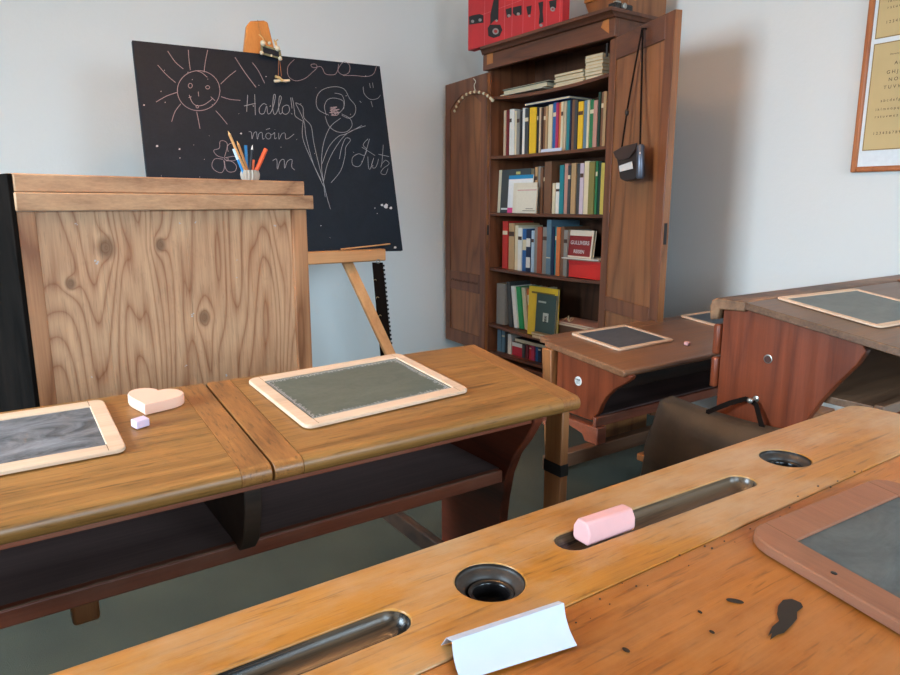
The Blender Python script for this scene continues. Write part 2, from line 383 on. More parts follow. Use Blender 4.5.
bracket(xL+.03, xL+.055, 'side_panel', Z0, M_red)
pts = [(1.35, -.588), (1.35, -.396), (1.05, -.437), (1.052, -.50), (1.07, -.56), (1.098, -.592), (1.11, -.592), (1.112, -.588), (1.136, -.588)]
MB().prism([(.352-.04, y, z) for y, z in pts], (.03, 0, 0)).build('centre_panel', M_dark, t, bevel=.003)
MB().box(.37, .415, 1.31, 1.35, -.589, -.397).build('post', M_leg, t, bevel=.003)
sh = MB().box(xL+.056, .919, 1.135, 1.35, -.612, -.59).build('shelf', M_shelfin, t, bevel=.0015)
MB().box(xL+.056, .913, 1.115, 1.1345, -.618, -.5885).build('shelf_edge', M_redX, sh, bevel=.003)
MB().box(1.010, 1.032, 1.03, 1.085, Z0, -.437).build('leg', M_leg, t, bevel=.003)
MB().box(1.009, 1.0328, 1.029, 1.086, -.60, -.572).build('iron_band', M_iron, t, bevel=.001)
MB().box(xL+.01, xL+.0299, 1.045, 1.09, Z0, -.438).build('leg', M_leg, t, bevel=.003)
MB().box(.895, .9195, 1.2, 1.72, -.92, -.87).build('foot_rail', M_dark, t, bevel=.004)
rr = random.Random(2); wp = [(xL+.06+i_*.011, 1.1155+rr.uniform(0, .0035), -.5882) for i_ in range(107) if xL+.06+i_*.011 < .91]
MB().ribbon(wp, .0042, (0, 0, 1), .0006).build('worn_edge', flat('bare_wood', (156, 118, 98), .7), t)
MB().box(.055, .095, 1.14, 1.18, -.665, -.6125).build('shelf_stub', M_leg, t, bevel=.006)

# ---------------------------------------------------------------- writing slates
def slate(corners, P, mat_f, mat_s, label, fw=.026, th=.008, lift=.0, chalk=None, hole=None, rc=.1, group='writing slates on the desks'):
    """corners: left, far, right, near picture points of the frame lying on plane P"""
    c = [at(p, P, lift) for p in corners]; n = P[0].normalized(); ctr = sum(c, Vector())/4
    e1 = (c[1]-c[0]+c[2]-c[3]).normalized(); w = ((c[1]-c[0]).length+(c[2]-c[3]).length)/2
    e2 = n.cross(e1).normalized(); h = ((c[0]-c[3]).length+(c[1]-c[2]).length)/2; e2 = -e2 if e2.dot(c[3]-c[0]) > 0 else e2
    t = thing('writing_slate', label, 'slate', ctr, group)
    def loop(hw, hh, r, z, k=5):
        L = []
        for sx, sy, a0 in ((1, 1, 0), (-1, 1, 90), (-1, -1, 180), (1, -1, 270)):
            for i in range(k):
                a = math.radians(a0+90*i/(k-1)); L.append(ctr+e1*(sx*(hw-r)+math.cos(a)*r)+e2*(sy*(hh-r)+math.sin(a)*r)+n*z)
        return L
    W2, H2, r = w/2, h/2, min(w, h)*rc/1.6; b = .0012
    m = MB(); i = fw
    m.rings([loop(W2-i, H2-i, .001, .001), loop(W2-b, H2-b, r-b, 0.0005), loop(W2, H2, r, b), loop(W2, H2, r, th-b*1.5), loop(W2-b*1.5, H2-b*1.5, r-b, th),
             loop(W2-i+b, H2-i+b, .002, th), loop(W2-i, H2-i, .001, th-b), loop(W2-i, H2-i, .001, .001)], False, False)
    fr = m.build('frame', mat_f, t)
    MB().rings([loop(W2-i+.0004, H2-i+.0004, .0005, .0012), loop(W2-i+.0004, H2-i+.0004, .0005, th-.0028)]).build('slate_panel', mat_s, t)
    # corner joints of the frame
    for sx in (-1, 1):
        o = ctr+e1*(sx*(W2-i))+n*(th+.0001)
        for sy in (-1, 1): MB().ribbon([o+e2*(sy*(H2-i)), o+e2*(sy*(H2-.002))], .0009, n, .0001).build('frame_joint', M_jt, fr)
    if chalk == 'zigzag':
        z = MB(); rr = random.Random(3)
        def P2(u, v): return ctr+e1*u+e2*v+n*(th-.0027)
        hw, hh = W2-i-.004, H2-i-.004
        for k in range(150):
            q = k/150*4; s_ = int(q); f_ = q-s_; a = (-1+2*f_); jj = rr.uniform(.004, .013)
            if s_ == 0: p, d = (a*hw, hh), (0, -1)
            elif s_ == 1: p, d = (hw, -a*hh), (-1, 0)
            elif s_ == 2: p, d = (-a*hw, -hh), (0, 1)
            else: p, d = (-hw, a*hh), (1, 0)
            tx, ty = -d[1], d[0]
            z.ribbon([P2(p[0], p[1]), P2(p[0]+d[0]*jj+tx*.004, p[1]+d[1]*jj+ty*.004), P2(p[0]+tx*.006, p[1]+ty*.006)], .0012, n, .0002)
        z.build('chalk_border', M_chalk, t)
    if hole:
        hp = at(hole, P, lift+th+.0003); MB().lathe(hp, [(0, 0), (.0032, 0), (.0028, .0002), (0, .0002)], 16, n).build('nail_hole', M_ink, fr)
    return t
M_jt = flat('joint_line', (120, 84, 56), 0.8)
slate([(248.5, 382), (397, 356), (472, 392), (304, 431)], P_mid, M_slateframe, M_slate_g,
      'pale framed slate with a chalk zigzag border around a green-grey panel', fw=.026, chalk='zigzag')
slate([(-98, 434), (101, 402), (130, 453), (-92, 492)], P_mid, M_slateframe, M_slate_k,
      'pale framed smudged grey slate left of the heart chalk', fw=.026)
slate([(576, 334), (632, 325.5), (667, 342), (613, 352.5)], P_far, M_slateframe, M_slate_b,
      'small pale framed dark blue slate on the desk before the bookcase', fw=.02)
slate([(686, 315.5), (738, 309.5), (778, 322), (725, 333)], P_far, M_slateframe, M_slate_b,
      'pale framed slate half hidden behind the right desk, beyond pink chalk stub', fw=.02)
slate([(776, 299.5), (848, 290), (962, 315), (878, 328)], P_right, M_slateframe, M_slate_r,
      'thin pale framed grey slate on the dark brown desk by the right wall', fw=.02, th=.006)
slate([(893, 283), (960, 276), (1090, 297), (1010, 305)], P_right, M_brownframe, M_slate_b,
      'brown slate frame corner at the far right picture edge', fw=.02, th=.006)
slate([(753, 538), (884, 480), (1110, 590), (975, 694)], P_near, M_brownframe, M_slate_n,
      'worn brown framed slate with rounded corners on the nearest desk', fw=.039, th=.012, rc=.22, hole=(834, 573))

# ---------------------------------------------------------------- near double desk
XN0, XN1 = -.17, 1.292; YS, YF2 = .400, .562; TH = .03
t = thing('school_desk', 'nearest worn honey wood school desk with inkwells and pencil grooves', 'desk', (.56, .3, Z0))
inks = [onZ(490, 581, -DN), onZ(785, 458, -DN)]; grooves = [(onZ(572, 541, -DN), onZ(741, 481, -DN)), (Vector((-.045, .471, -DN)), onZ(389, 622, -DN))]
def stadium(a, b_, r, z, k=10):
    a = Vector((a.x, a.y, 0)); b_ = Vector((b_.x, b_.y, 0)); d = (b_-a).normalized(); ang = math.atan2(d.y, d.x); L = []
    for c, s0 in ((b_, -90), (a, 90)):
        for i in range(k+1):
            q = ang+math.radians(s0+180*i/k); L.append(Vector((c.x+math.cos(q)*r, c.y+math.sin(q)*r, z)))
    return L
GR = .0195
def strip_mesh():
    c = bpy.data.curves.new('c', 'CURVE'); c.dimensions = '2D'; c.fill_mode = 'BOTH'; c.extrude = TH/2-.0015; c.bevel_depth = .0015; c.bevel_resolution = 2
    r = .02; out = []
    for (x, y, a0, rr) in ((XN1-.0015, YF2-.0015, 0, .03), (XN0+.0015, YF2-.0015, 90, .01), (XN0+.0015, YS+.0015, 180, .002), (XN1-.0015, YS+.0015, 270, .002)):
        for i in range(7):
            a = math.radians(a0+90*i/6); sx = 1 if a0 in (0, 270) else -1; sy = 1 if a0 in (0, 90) else -1
            out.append((x-sx*rr+math.cos(a)*rr, y-sy*rr+math.sin(a)*rr))
    loops = [out]+[[(p.x, p.y) for p in stadium(a, b_, GR+.0015, 0)] for a, b_ in grooves]
    loops += [[(q.x+.036*math.cos(2*math.pi*i/32), q.y+.036*math.sin(2*math.pi*i/32)) for i in range(32)] for q in inks]
    for k_, lp in enumerate(loops):
        off = 0
        s = c.splines.new('POLY'); s.points.add(len(lp)-1); s.use_cyclic_u = True
        cx = sum(p[0] for p in lp)/len(lp); cy = sum(p[1] for p in lp)/len(lp)
        for p, q in zip(s.points, lp): p.co = (q[0], q[1], 0, 1)
    ob = bpy.data.objects.new('c', c); col.objects.link(ob); bpy.context.view_layer.update()
    me = bpy.data.meshes.new_from_object(ob.evaluated_get(bpy.context.evaluated_depsgraph_get())); bpy.data.objects.remove(ob)
    m = MB(); m.add([Vector((v.co.x, v.co.y, -DN-TH/2+v.co.z)) for v in me.vertices], [list(p.vertices) for p in me.polygons]); return m
strip_mesh().build('pencil_ledge', M_near, t, smooth=50)
sN = math.tan(math.radians(7))
prof = [(YS-.0012, -DN-.028), (YS-.0012, -DN-.0008)]+[p for p in lid_profile(YS, .045, -DN-.0008, 7, .028)[2:]]
for a, c in ((XN0, XN1),): sweepX(MB(), prof, a, c).build('desk_lid', M_nearlid, t, bevel=.0015)
for a, b_ in grooves:
    L = []
    for q in range(7):
        th_ = math.pi/2*q/6; L.append(stadium(a, b_, max((GR-.0004)*math.cos(th_), .002), -DN-.0018-.015*math.sin(th_)))
    MB().rings(L, False, True).build('pencil_groove', M_groove, t, smooth=80)
for q in inks:
    ik = MB().lathe((q.x, q.y, -DN), [(.034, -.001), (.034, -.004), (.031, -.006), (.0255, -.009), (.0245, -.013), (.0235, -.0285), (.034, -.0285), (.034, -.001)], 40, caps=False).build('inkwell', M_inkrim, t, smooth=60)
    MB().lathe((q.x+.001, q.y-.001, -DN), [(.0232, -.028), (.0232, -.013), (.0225, -.0115), (.019, -.0115), (.0175, -.014), (.017, -.026), (0, -.0275)], 36, caps=False).build('ink_pot', M_ink, ik, smooth=60)
for x in (XN0+.03, .6, XN1-.06):
    MB().prism([(x, y, z) for y, z in ((.53, Z0), (.53, -DN-.031), (.4, -DN-.031), (.09, -DN-.031-.31*sN-.002), (.16, -.55), (.24, -.7), (.26, Z0))], (.028, 0, 0)).build('side_panel', M_red, t, bevel=.003)
MB().box(XN0+.06, XN1-.06, .2, .5, -.56, -.54).build('shelf', M_shelfin, t, bevel=.002)
# ink stain and small marks burnt into the lid
st = MB(); P = (P_near[0], P_near[1]-.0008*1+.0006)
blob = [(783, 600), (792, 599), (801, 603), (803, 607), (797, 612), (797, 619), (791, 626), (784, 633), (777, 635), (770, 640), (772, 633), (768, 636), (772, 627), (779, 621), (777, 614), (778, 606)]
MB().prism([at(p, P_near) for p in blob], P_near[0]*.0003).build('ink_stain', M_stain, t)
for c_, r_, q_ in (((735, 601), 4.5, .45), ((626, 650), 2, 1), ((700, 612), 1.2, 1), ((712, 632), 1.4, 1)):
    st.prism([at((c_[0]+r_*2*math.cos(a/8*math.pi), c_[1]+r_*q_*math.sin(a/8*math.pi)+r_*.8*q_*math.cos(a/8*math.pi)), P_near) for a in range(16)], P_near[0]*.0003)
rr = random.Random(5)
for i in range(26):
    x = 575+i*12.6+rr.uniform(-4, 4); y = 615-(x-575)*.52+rr.choice((-4, 5, 9))+rr.uniform(-3, 3)
    if y < 470 or x > 890: continue
    r_ = rr.uniform(.35, .85)
    inl = onZ(x, y, -DN+.0002).y > YS
    f_ = (lambda p: onZ(p[0], p[1], -DN+.0001)) if inl else (lambda p: at(p, P_near))
    st.prism([f_((x+r_*1.5*math.cos(a/4*math.pi), y+r_*math.sin(a/4*math.pi))) for a in range(8)], (0, 0, .0003))
stuff(st.build('wood_speck', M_stain, t))

# pink chalk block in the groove
def brick(c, ux, lx, ly, lz, mat, name, label, cat, group=None, bev=.004, facets=False, n=(0, 0, 1)):
    ux = Vector(ux).normalized(); n = Vector(n).normalized(); uy = n.cross(ux).normalized(); c = Vector(c)
    q = [(-ly/2, lz*.12), (-ly*.38, 0), (ly*.38, 0), (ly/2, lz*.12), (ly/2, lz*.62), (ly*.28, lz), (-ly*.28, lz), (-ly/2, lz*.62)] if facets else [(-ly/2, 0), (ly/2, 0), (ly/2, lz), (-ly/2, lz)]
    m = MB().prism([c-ux*lx/2+uy*a+n*b_ for a, b_ in q], ux*lx); o = m.build(name, mat, None, bevel=bev); return tag(o, label, cat, group)
gA, gB = grooves[0]; g_d = (gB-gA).normalized(); gc = onZ(619, 534, -DN+.004)
gc = gA + g_d*((gc-gA).dot(g_d)); 
brick((gc.x, gc.y, -DN-.006), g_d, .072, .026, .026, M_pink, 'chalk_block', 'thick pink chalk block lying in the pencil groove of the nearest desk', 'chalk', bev=.003, facets=True)

# folded white card
rp = [onZ(441, 644, -DN+.001), onZ(452, 641, -DN+.016), onZ(564, 603, -DN+.016)]
m = MB(); n_ = 8
a0, a1 = onZ(452, 641, -DN+.016), onZ(564, 603, -DN+.017)
b0, b1 = onp(461, 681, P_near[0], P_near[1]+.003), onp(577, 645, P_near[0], P_near[1]+.002)
mid0 = (a0+b0)/2+Vector((-.001, .004, -.003)); mid1 = (a1+b1)/2+Vector((-.002, .004, -.003))
c0, c1 = onZ(441, 645, -DN+.0012), onZ(553, 609, -DN+.0012)
def q3(a, b_, c, s): return a*(1-s)**2+b_*2*s*(1-s)+c*s*s
L0 = [c0, (c0+a0)/2+Vector((0, 0, .005)), a0]+[q3(a0, mid0, b0, s/6) for s in range(1, 7)]
L1 = [c1, (c1+a1)/2+Vector((0, 0, .005)), a1]+[q3(a1, mid1, b1, s/6) for s in range(1, 7)]
m.rings([[p for p in L0]+[p-Vector((0, 0, .0006)) for p in L0[::-1]], [p for p in L1]+[p-Vector((0, 0, .0006)) for p in L1[::-1]]])
tag(m.build('folded_card', M_paper), 'folded blank white paper card standing on the nearest desk', 'paper')

# ---------------------------------------------------------------- things on the middle desk
hc = at((154, 406), P_mid); nP = P_mid[0].normalized(); m = MB(); lp = []
for i in range(40):
    a = 2*math.pi*i/40; x = 15.5*math.sin(a)**3+1.6*math.sin(a); y = 13*math.cos(a)-3.8*math.cos(2*a)-1.4*math.cos(3*a)-.5*math.cos(4*a)
    x, y = x/32*.094, (y+1.5)/32*.1; lp.append((x*.866+y*.5, -x*.5+y*.866))
def hl(s, z): return [hc+Vector((x*s, y*s, y*s*sd))+nP*z for x, y in lp]
m.rings([hl(.98, .0005), hl(1, .002), hl(1, .018), hl(.97, .0205)])
tag(m.build('heart_chalk', M_peach, smooth=50), 'peach heart-shaped block of chalk on the oak double desk', 'chalk')
brick(at((140.5, 426), P_mid, .0005), (1, .35, .04), .024, .019, .014, M_lilac, 'chalk_stub', 'small lilac chalk stub beside the heart chalk', 'chalk', bev=.0015, n=P_mid[0])
brick(at((687, 345), P_far, .0005), (1, .1, 0), .022, .018, .013, M_pink, 'chalk_stub', 'tiny pink chalk stub on the desk before the bookcase', 'chalk', bev=.003, n=P_far[0])

# ---------------------------------------------------------------- far desk (low, in front of the bookcase)
t = thing('school_desk', 'low brown school desk with a round white badge, in front of the bookcase', 'desk', (2.3, 1.7, Z0))
xl, xr = 1.712, 2.97; yF, yN = 3.83*DF, 1.462
prof = lid_profile(yF-.06, yN, -DF-.053*math.tan(math.radians(5.5)), 5.5, .024)
profs = [(yF, -DF-.026), (yF, -DF-.001), (yF-.004, -DF-.0006), (yF-.0595, -DF-.0062), (yF-.0595, -DF-.026)]
sweepX(MB(), prof, xl+.0, xr).build('desk_lid', M_far, t, bevel=.004)
MB().prism([(xl+.03, y, z) for y, z in profs], (xr-xl-.03, 0, 0)).build('pencil_ledge', M_far, t, bevel=.003)
XA = 1.728
def farpanel(x):
    pts = [(1.80, -.76), (1.80, -.532), (1.50, -.5635)]
    pts += [(q.y, q.z) for q in (onX(a_, b_, XA) for a_, b_ in ((632, 376.5), (630, 380), (624, 384), (614, 389.5), (606, 397), (601, 405), (598, 413)))] + [(1.62, -.76)]
    return MB().prism([(x, y, z) for y, z in pts], (.025, 0, 0))
farpanel(XA).build('side_panel', M_redpanel, t, bevel=.003)
farpanel(xr-.09).build('side_panel', M_redpanel, t, bevel=.003)
MB().hexa([(XA+.02, 1.83, Z0), (XA+.055, 1.83, Z0), (XA+.055, 1.87, Z0), (XA+.02, 1.87, Z0)], [(XA-.03, 1.805, -.531), (XA+.024, 1.805, -.531), (XA+.024, 1.855, -.531), (XA-.03, 1.855, -.531)]).build('leg', M_leg, t, bevel=.004)
MB().box(xr-.064, xr-.03, 1.82, 1.88, Z0, -.531).build('leg', M_leg, t, bevel=.004)
MB().box(XA+.026, xr-.091, 1.60, 1.80, -.757, -.737).build('shelf', M_shelfin, t, bevel=.003)
MB().box(XA-.012, xr-.06, 1.585, 1.6, -.775, -.74).build('shelf_edge', M_redX, t, bevel=.003)
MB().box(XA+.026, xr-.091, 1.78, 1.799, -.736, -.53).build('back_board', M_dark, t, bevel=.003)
f = MB().prism([(XA-.012, y, z) for y, z in ((1.575, -.838), (1.575, -.776), (1.86, -.776), (1.86, -.838), (1.81, -.838), (1.79, -.815), (1.72, -.80), (1.65, -.815), (1.635, -.838))], (.045, 0, 0))
f.build('foot', M_redX, t, bevel=.003)
r0 = onY(557, 448, 1.59); MB().box(1.5, 2.35, 1.58, 1.62, -.89, -.839).build('foot_rail', M_rail, t, bevel=.003)
MB().box(1.515, 1.545, 1.585, 1.615, Z0, -.891).build('leg', M_rail, t, bevel=.003)
MB().box(2.28, 2.32, 1.585, 1.615, Z0, -.891).build('leg', M_rail, t, bevel=.003)
MB().box(1.95, 2.2, 1.75, 1.775, -.95, -.77).build('back_rail', M_leg, t, bevel=.003)
sp = onX(578.5, 381, XA); bd = MB().lathe(sp-Vector((.0005, 0, 0)), [(.017, 0), (.017, .0016), (.0155, .0022), (0, .0022)], 28, (-1, 0, 0)).build('badge', M_white, t)
MB().add(*(lambda m: (m.v, m.f))(textmesh('BANK', .009, sp+Vector((-.0028, .0125, .002)), (0, -1, 0), (0, 0, 1), bold=.0004))).build('badge_print', M_iron, bd)
m = MB()
for z in (-.004, -.008, .0): m.obox(sp+Vector((-.003, .010, z-.002)), (0, -.02, 0), (.0003, 0, 0), (0, 0, .0012))
m.build('badge_lines', M_iron, bd)

# bench seat behind the satchel
t = thing('school_bench', 'low orange-brown wooden bench end showing behind the leather satchel', 'bench', (2.2, 1.35, Z0))
q = onY(667, 472, onX(672, 403, 1.695).y+.075)
bx, by, bz = q.x, q.y, q.z
MB().box(bx, bx+1.1, by, by+.13, bz, bz+.026).build('seat', M_leg, t, bevel=.005)
for x in (bx+.2, bx+.95): MB().box(x, x+.03, by+.01, by+.12, Z0, bz-.001).build('leg', M_leg, t, bevel=.003)

# ---------------------------------------------------------------- right desk (tall)
t = thing('school_desk', 'tall dark-topped school desk with red-brown side by the right wall', 'desk', (2.35, .9, Z0))
XR = 1.742; xr = 2.96
lp = lid_profile(1.073, .60, -.2702, 8.5, .02)
sweepX(MB(), lp, XR, xr).build('desk_lid', M_walnut, t, bevel=.002)
r_ = []
for i in range(9):
    a = math.radians(-60+150*i/8); r_.append((1.163+.022*math.cos(a), -.292+.022*math.sin(a)))
st_ = [(1.0745, -.297), (1.155, -.30)]+[(1.16, -.33), (1.183, -.335), (1.186, -.31)]+[(1.186, -.29), (1.18, -.275), (1.165, -.268), (1.0745, -.2692)]
sweepX(MB(), st_, XR+.004, xr).build('pencil_ledge', M_wornstrip, t, bevel=.004, seg=3)
XP = XR+.018
pp = [(1.15, Z0), (1.15, -.302), (1.076, -.292), (.765, -.3375)]+[(q.y, q.z) for q in (onX(a_, b_, XP) for a_, b_ in ((866, 352), (857, 365), (838, 383), (820, 402), (807, 420)))]+[(.93, -.72), (.93, Z0)]
sp_ = MB().prism([(XP, y, z) for y, z in pp], (.028, 0, 0)).build('side_panel', M_redpanel, t, bevel=.003)
MB().prism([(xr-.05, y, z) for y, z in pp], (.028, 0, 0)).build('side_panel', M_redpanel, t, bevel=.003)
MB().box(XR+.006, xr-.02, 1.152, 1.172, -.435, -.345).build('back_board', M_redpanel, t, bevel=.006)
MB().box(XR+.006, xr-.02, 1.152, 1.172, -.535, -.443).build('back_board', M_redpanel, t, bevel=.006)
MB().box(XP+.029, xr-.051, .735, 1.15, -.515, -.495).build('shelf', M_walnut, t, bevel=.002)
MB().box(XP+.029, xr-.051, .71, .7345, -.52, -.49).build('shelf_edge', M_walnut, t, bevel=.003)
hp = onX(768, 359, XP-.0005); h_ = MB().lathe(hp, [(0, .0), (.0125, 0), (.0125, .001), (.0108, .0014), (.0105, .0006), (0, .0006)], 28, (-1, 0, 0)).build('key_plate', M_steel, t)
MB().lathe(hp+Vector((-.0008, .0, -.0015)), [(0, 0), (.0105, 0), (.0105, .0003), (0, .0003)], 28, (-1, 0, 0)).build('key_recess', flat('recess', (72, 34, 20), 0.6), h_)
kp = onX(752, 400, XP-.02)
kp = Vector((XP, kp.y, kp.z)); m = MB().lathe(kp, [(0, 0), (.009, 0), (.009, .002), (.004, .004), (.004, .026), (.008, .028), (.0085, .032), (.006, .036), (0, .037)], 20, (-1, 0, 0))
m.build('hook', M_steel, t, smooth=50)

# satchel hanging from the hook
t = thing('leather_satchel', 'dark brown leather satchel hung by its strap on the tall desk side', 'bag', (1.66, 1.05, -.95))
xf = XP-.115
A = onX(672, 403, XP-.065); B_ = onX(776, 431, xf); zt = A.z
ya, yb = A.y+.035, B_.y-.06; zb = zt-.30
# body: outline in XZ swept in Y
def sat(y, bulge): 
    return [Vector(p) for p in ((XP-.004, y, zb), (xf+.012, y, zb), (xf-.004-bulge*.4, y, zb+.05), (xf-bulge, y, zb+.15), ((xf+XP-.07)/2-bulge*.6, y, zt-.06), (XP-.075, y, zt-.004), (XP-.03, y, zt+.002), (XP-.004, y, zt-.02))]
L = []
for i in range(11):
    u = i/10; y = ya+(yb-ya)*u; e = min(u, 1-u); sh = 0.012 if e < .01 else 0
    lp = sat(y, .012*math.sin(math.pi*u)); 
    for p in lp: p.y += (zb+.3-p.z)*0.12*(1 if u < .5 else -1)*(abs(.5-u)*2); p.z += -.012*math.sin(math.pi*u)*(p.z > zb+.2)
    L.append(lp)
MB().rings(L).build('bag_body', M_leather, t, bevel=.006, smooth=60)
fl = []
for i in range(13):
    u = i/12; y = ya+(yb-ya)*u; dip = .25-.10*abs(u-.5)**2*4*.4; bg = .012*math.sin(math.pi*u)+.0055; sg = -.012*math.sin(math.pi*u)
    y2 = y+(.012*(1-2*u))
    fl.append([Vector((XP-.02, y, zt+.0075+sg)), Vector((XP-.078, y, zt+.001+sg)), Vector(((xf+XP-.07)/2-.004-bg, y, zt-.06+sg)), Vector((xf-.004-bg, y2, zt-.14)), Vector((xf-.005-bg, y2, zt-dip*.8)),
               Vector((xf-.002-bg, y2, zt-dip*.8)), Vector((xf-bg+.001, y2, zt-.14)), Vector(((xf+XP-.07)/2-bg+.001, y, zt-.062+sg)), Vector((XP-.074, y, zt-.003+sg)), Vector((XP-.02, y, zt+.004+sg))])
MB().rings(fl).build('flap', M_leather, t, smooth=60)
s0 = onX(708, 412, XP-.05); s2 = onX(765, 427, XP-.04)
hk = kp+Vector((-.016, 0, -.006))
MB().ribbon([s0+Vector((0, 0, -.02)), s0, s0*.5+hk*.5+Vector((0, 0, .012)), hk+Vector((0, .02, .004)), hk, hk+Vector((.0, -.012, -.006)), hk*.4+s2*.6+Vector((0, 0, -.004)), s2+Vector((0, 0, -.02))], .014, (-1, 0, .15), .003).build('strap', M_strap, t)
MB().box(xf-.026, xf-.018, (ya+yb)/2-.012, (ya+yb)/2+.012, zt-.17, zt-.13).build('buckle', M_steel, t, bevel=.002)

# ---------------------------------------------------------------- pine lectern (seen from behind)
oC = onY(11, 190, 2.0); oC.z = 0
uC = Vector((math.sin(math.radians(76.8)), math.cos(math.radians(76.8)), 0)); vC = Vector((-uC.y, uC.x, 0)); cC = vC.dot(oC)
def onC(x, y, off=0.0): return onp(x, y, vC, cC+off)
def ca(px, y=190): return (onC(px, y)-oC).dot(uC)
def cbox(a0, a1, b0, b1, z0, z1): return MB().obox(oC+uC*a0+vC*b0+Vector((0, 0, z0)), uC*(a1-a0), vC*(b1-b0), (0, 0, z1-z0))
t = thing('teacher_lectern', 'tall stripped pine lectern with black painted side, below the blackboard', 'lectern', oC+uC*.4+vC*.2+Vector((0, 0, Z0)))
zt_ = onC(160, 177.3).z; z1_ = onC(160, 193.5).z; z2_ = onC(160, 210.3).z
x0, x1 = ca(8), ca(304); D_ = .4
bC = oC+uC*.4+vC*.2
def kn(px, py, r): p = onC(px, py); return (p.x-bC.x, p.z+H, r)
M_pine = wood('pine', (150, 92, 56), (214, 168, 128), 'Z', 0.55, rings=30, wob=2.6, blotch=0.3, fine=.36, ring_amt=.75, rpow=.4, pores=.25, knots=[kn(107, 248, .024), kn(161, 245, .015), kn(71, 284, .013), kn(205, 318, .018)], pitch=1.1)
cbox(x0+.012, x1, -.004, D_, z1_, zt_).build('top', M_pineX, t, bevel=.004)
cbox(x0+.010, ca(311), -.012, .012, z2_, z1_-.001).build('rail', M_pineX, t, bevel=.003)
xs0, xs1 = ca(35, 210), ca(292, 210); xe = ca(308, 250)
cbox(x0+.012, xs0, 0, .022, Z0, z2_-.0005).build('stile', M_pineZ, t, bevel=.002)
cbox(xs1, xe, 0, .022, Z0, z2_-.0005).build('stile', M_pineZ, t, bevel=.002)
w_ = xs1-xs0
for k_, (a, c) in enumerate(((0, .2), (.2, .52), (.52, .84), (.84, 1))):
    cbox(xs0+w_*a+.0002, xs0+w_*c-.0002, .009, .02, Z0+.06, z2_-.0005).build('back_panel', M_pine, t, bevel=.0005)
cbox(x0, x0+.0118, -.002, D_, Z0, zt_-.001).build('side_panel', M_black_paint, t, bevel=.002)
cbox(xe-.018, xe, .0222, D_, Z0, z1_-.001).build('side_panel', M_pineZ, t, bevel=.002)
cbox(x0+.012, xe-.018, .1, D_-.02, -.75, -.73).build('shelf', M_pineX, t)
m = MB(); rr = random.Random(9)
for (px, py, s_) in ((192, 315, 2.2), (195, 222, 1.3), (180, 223, 1.2), (97, 262, 2.6), (76, 224, 1.3), (237, 278, 1.0), (186, 366, 1.1), (275, 226, 1.4), (92, 377, 1.2), (226, 375, 1.8), (237, 260, .9)):
    for j in range(3):
        cx_, cy_ = px+rr.uniform(-1, 1)*s_*.9, py+rr.uniform(-1, 1)*s_*.7
        m.prism([onC(cx_+s_*.7*(.4+.5*rr.random())*math.cos(a*math.pi/4), cy_+s_*.7*(.3+.4*rr.random())*math.sin(a*math.pi/4), .0088) for a in range(8)], vC*-.0006)
stuff(m.build('plaster_speck', M_chalk, t))

# pencil cup with pencils
cc = onC(250.5, 182, .05); cc.z = zt_+.0004; r0 = .028; hh = onC(250, 170, .02).z-zt_
t = thing('pencil_cup', 'small ribbed off-white pencil cup on top of the pine lectern', 'cup', cc)
n = 96
def rl(r, z, rib=0.0): return [cc+Vector(((r+rib*math.cos(16*2*math.pi*i/n))*math.cos(2*math.pi*i/n), (r+rib*math.cos(16*2*math.pi*i/n))*math.sin(2*math.pi*i/n), z)) for i in range(n)]
MB().rings([rl(r0*.86, .0), rl(r0*.92, .006, .0032), rl(r0*.98, hh-.012, .0034), rl(r0*.97, hh), rl(r0*.86, hh), rl(r0*.84, .004)]).build('cup_body', flat('cup_cream', (168, 154, 138), .5), t, smooth=50)
def pen(px0, px1, r, c, label, cat, name, tip=None, tipc=(220, 180, 130), oy=0.0, capc=None, cut=.12):
    """px1 = visible upper end, px0 = where it enters the cup"""
    a = onY(px0[0], px0[1], cc.y+oy*.6); b_ = onY(px1[0], px1[1], cc.y+oy); d = (b_-a).normalized()
    k = (a.z-(zt_+.006))/d.z; bot = a-d*k
    hx = Vector((bot.x-cc.x, bot.y-cc.y, 0)); 
    if hx.length > r0*.78-r: hx *= (r0*.78-r)/hx.length; bot = Vector((cc.x+hx.x, cc.y+hx.y, bot.z))
    d = (b_-bot); Ln = d.length; d.normalize()
    t = thing(name, label, cat, bot, 'pencils and pens in the cup'); s_ = Ln*(1-cut)
    MB().tube([bot, bot+d*s_], r, 8).build('barrel', colm(c, .4), t, smooth=35)
    if tip == 'cone': MB().tube([bot+d*(s_+.0002), bot+d*(Ln-.004), b_], r, 8, [r*.95, r*.35, .0006]).build('point', colm(tipc), t)
    else: MB().tube([bot+d*(s_+.0002), b_], r, 8, [r*1.08, r*1.0]).build('cap', colm(capc or c, .35), t)
pen((244, 168), (228, 131), .0042, (206, 150, 92), 'longest natural wood pencil leaning left in the cup', 'pencil', 'pencil', 'cone', (226, 180, 120), -.0, cut=.07)
pen((247, 168.5), (237, 141), .0042, (190, 130, 70), 'ochre pencil just right of the longest one in the cup', 'pencil', 'pencil', 'cone', (214, 170, 110), .012, cut=.1)
pen((242, 169.5), (233.5, 149), .0042, (40, 130, 190), 'blue and white ballpoint leaning left in the cup', 'pen', 'ballpoint_pen', None, oy=-.014, capc=(200, 216, 228), cut=.35)
pen((247, 168), (245.5, 145.5), .0052, (36, 128, 196), 'bright blue felt pen standing upright in the cup', 'pen', 'felt_pen', None, oy=.018, cut=.3)
pen((250, 169), (252.5, 145), .004, (34, 30, 34), 'black pencil with pale tip in the cup', 'pencil', 'pencil', 'cone', (222, 214, 206), -.008, cut=.14)
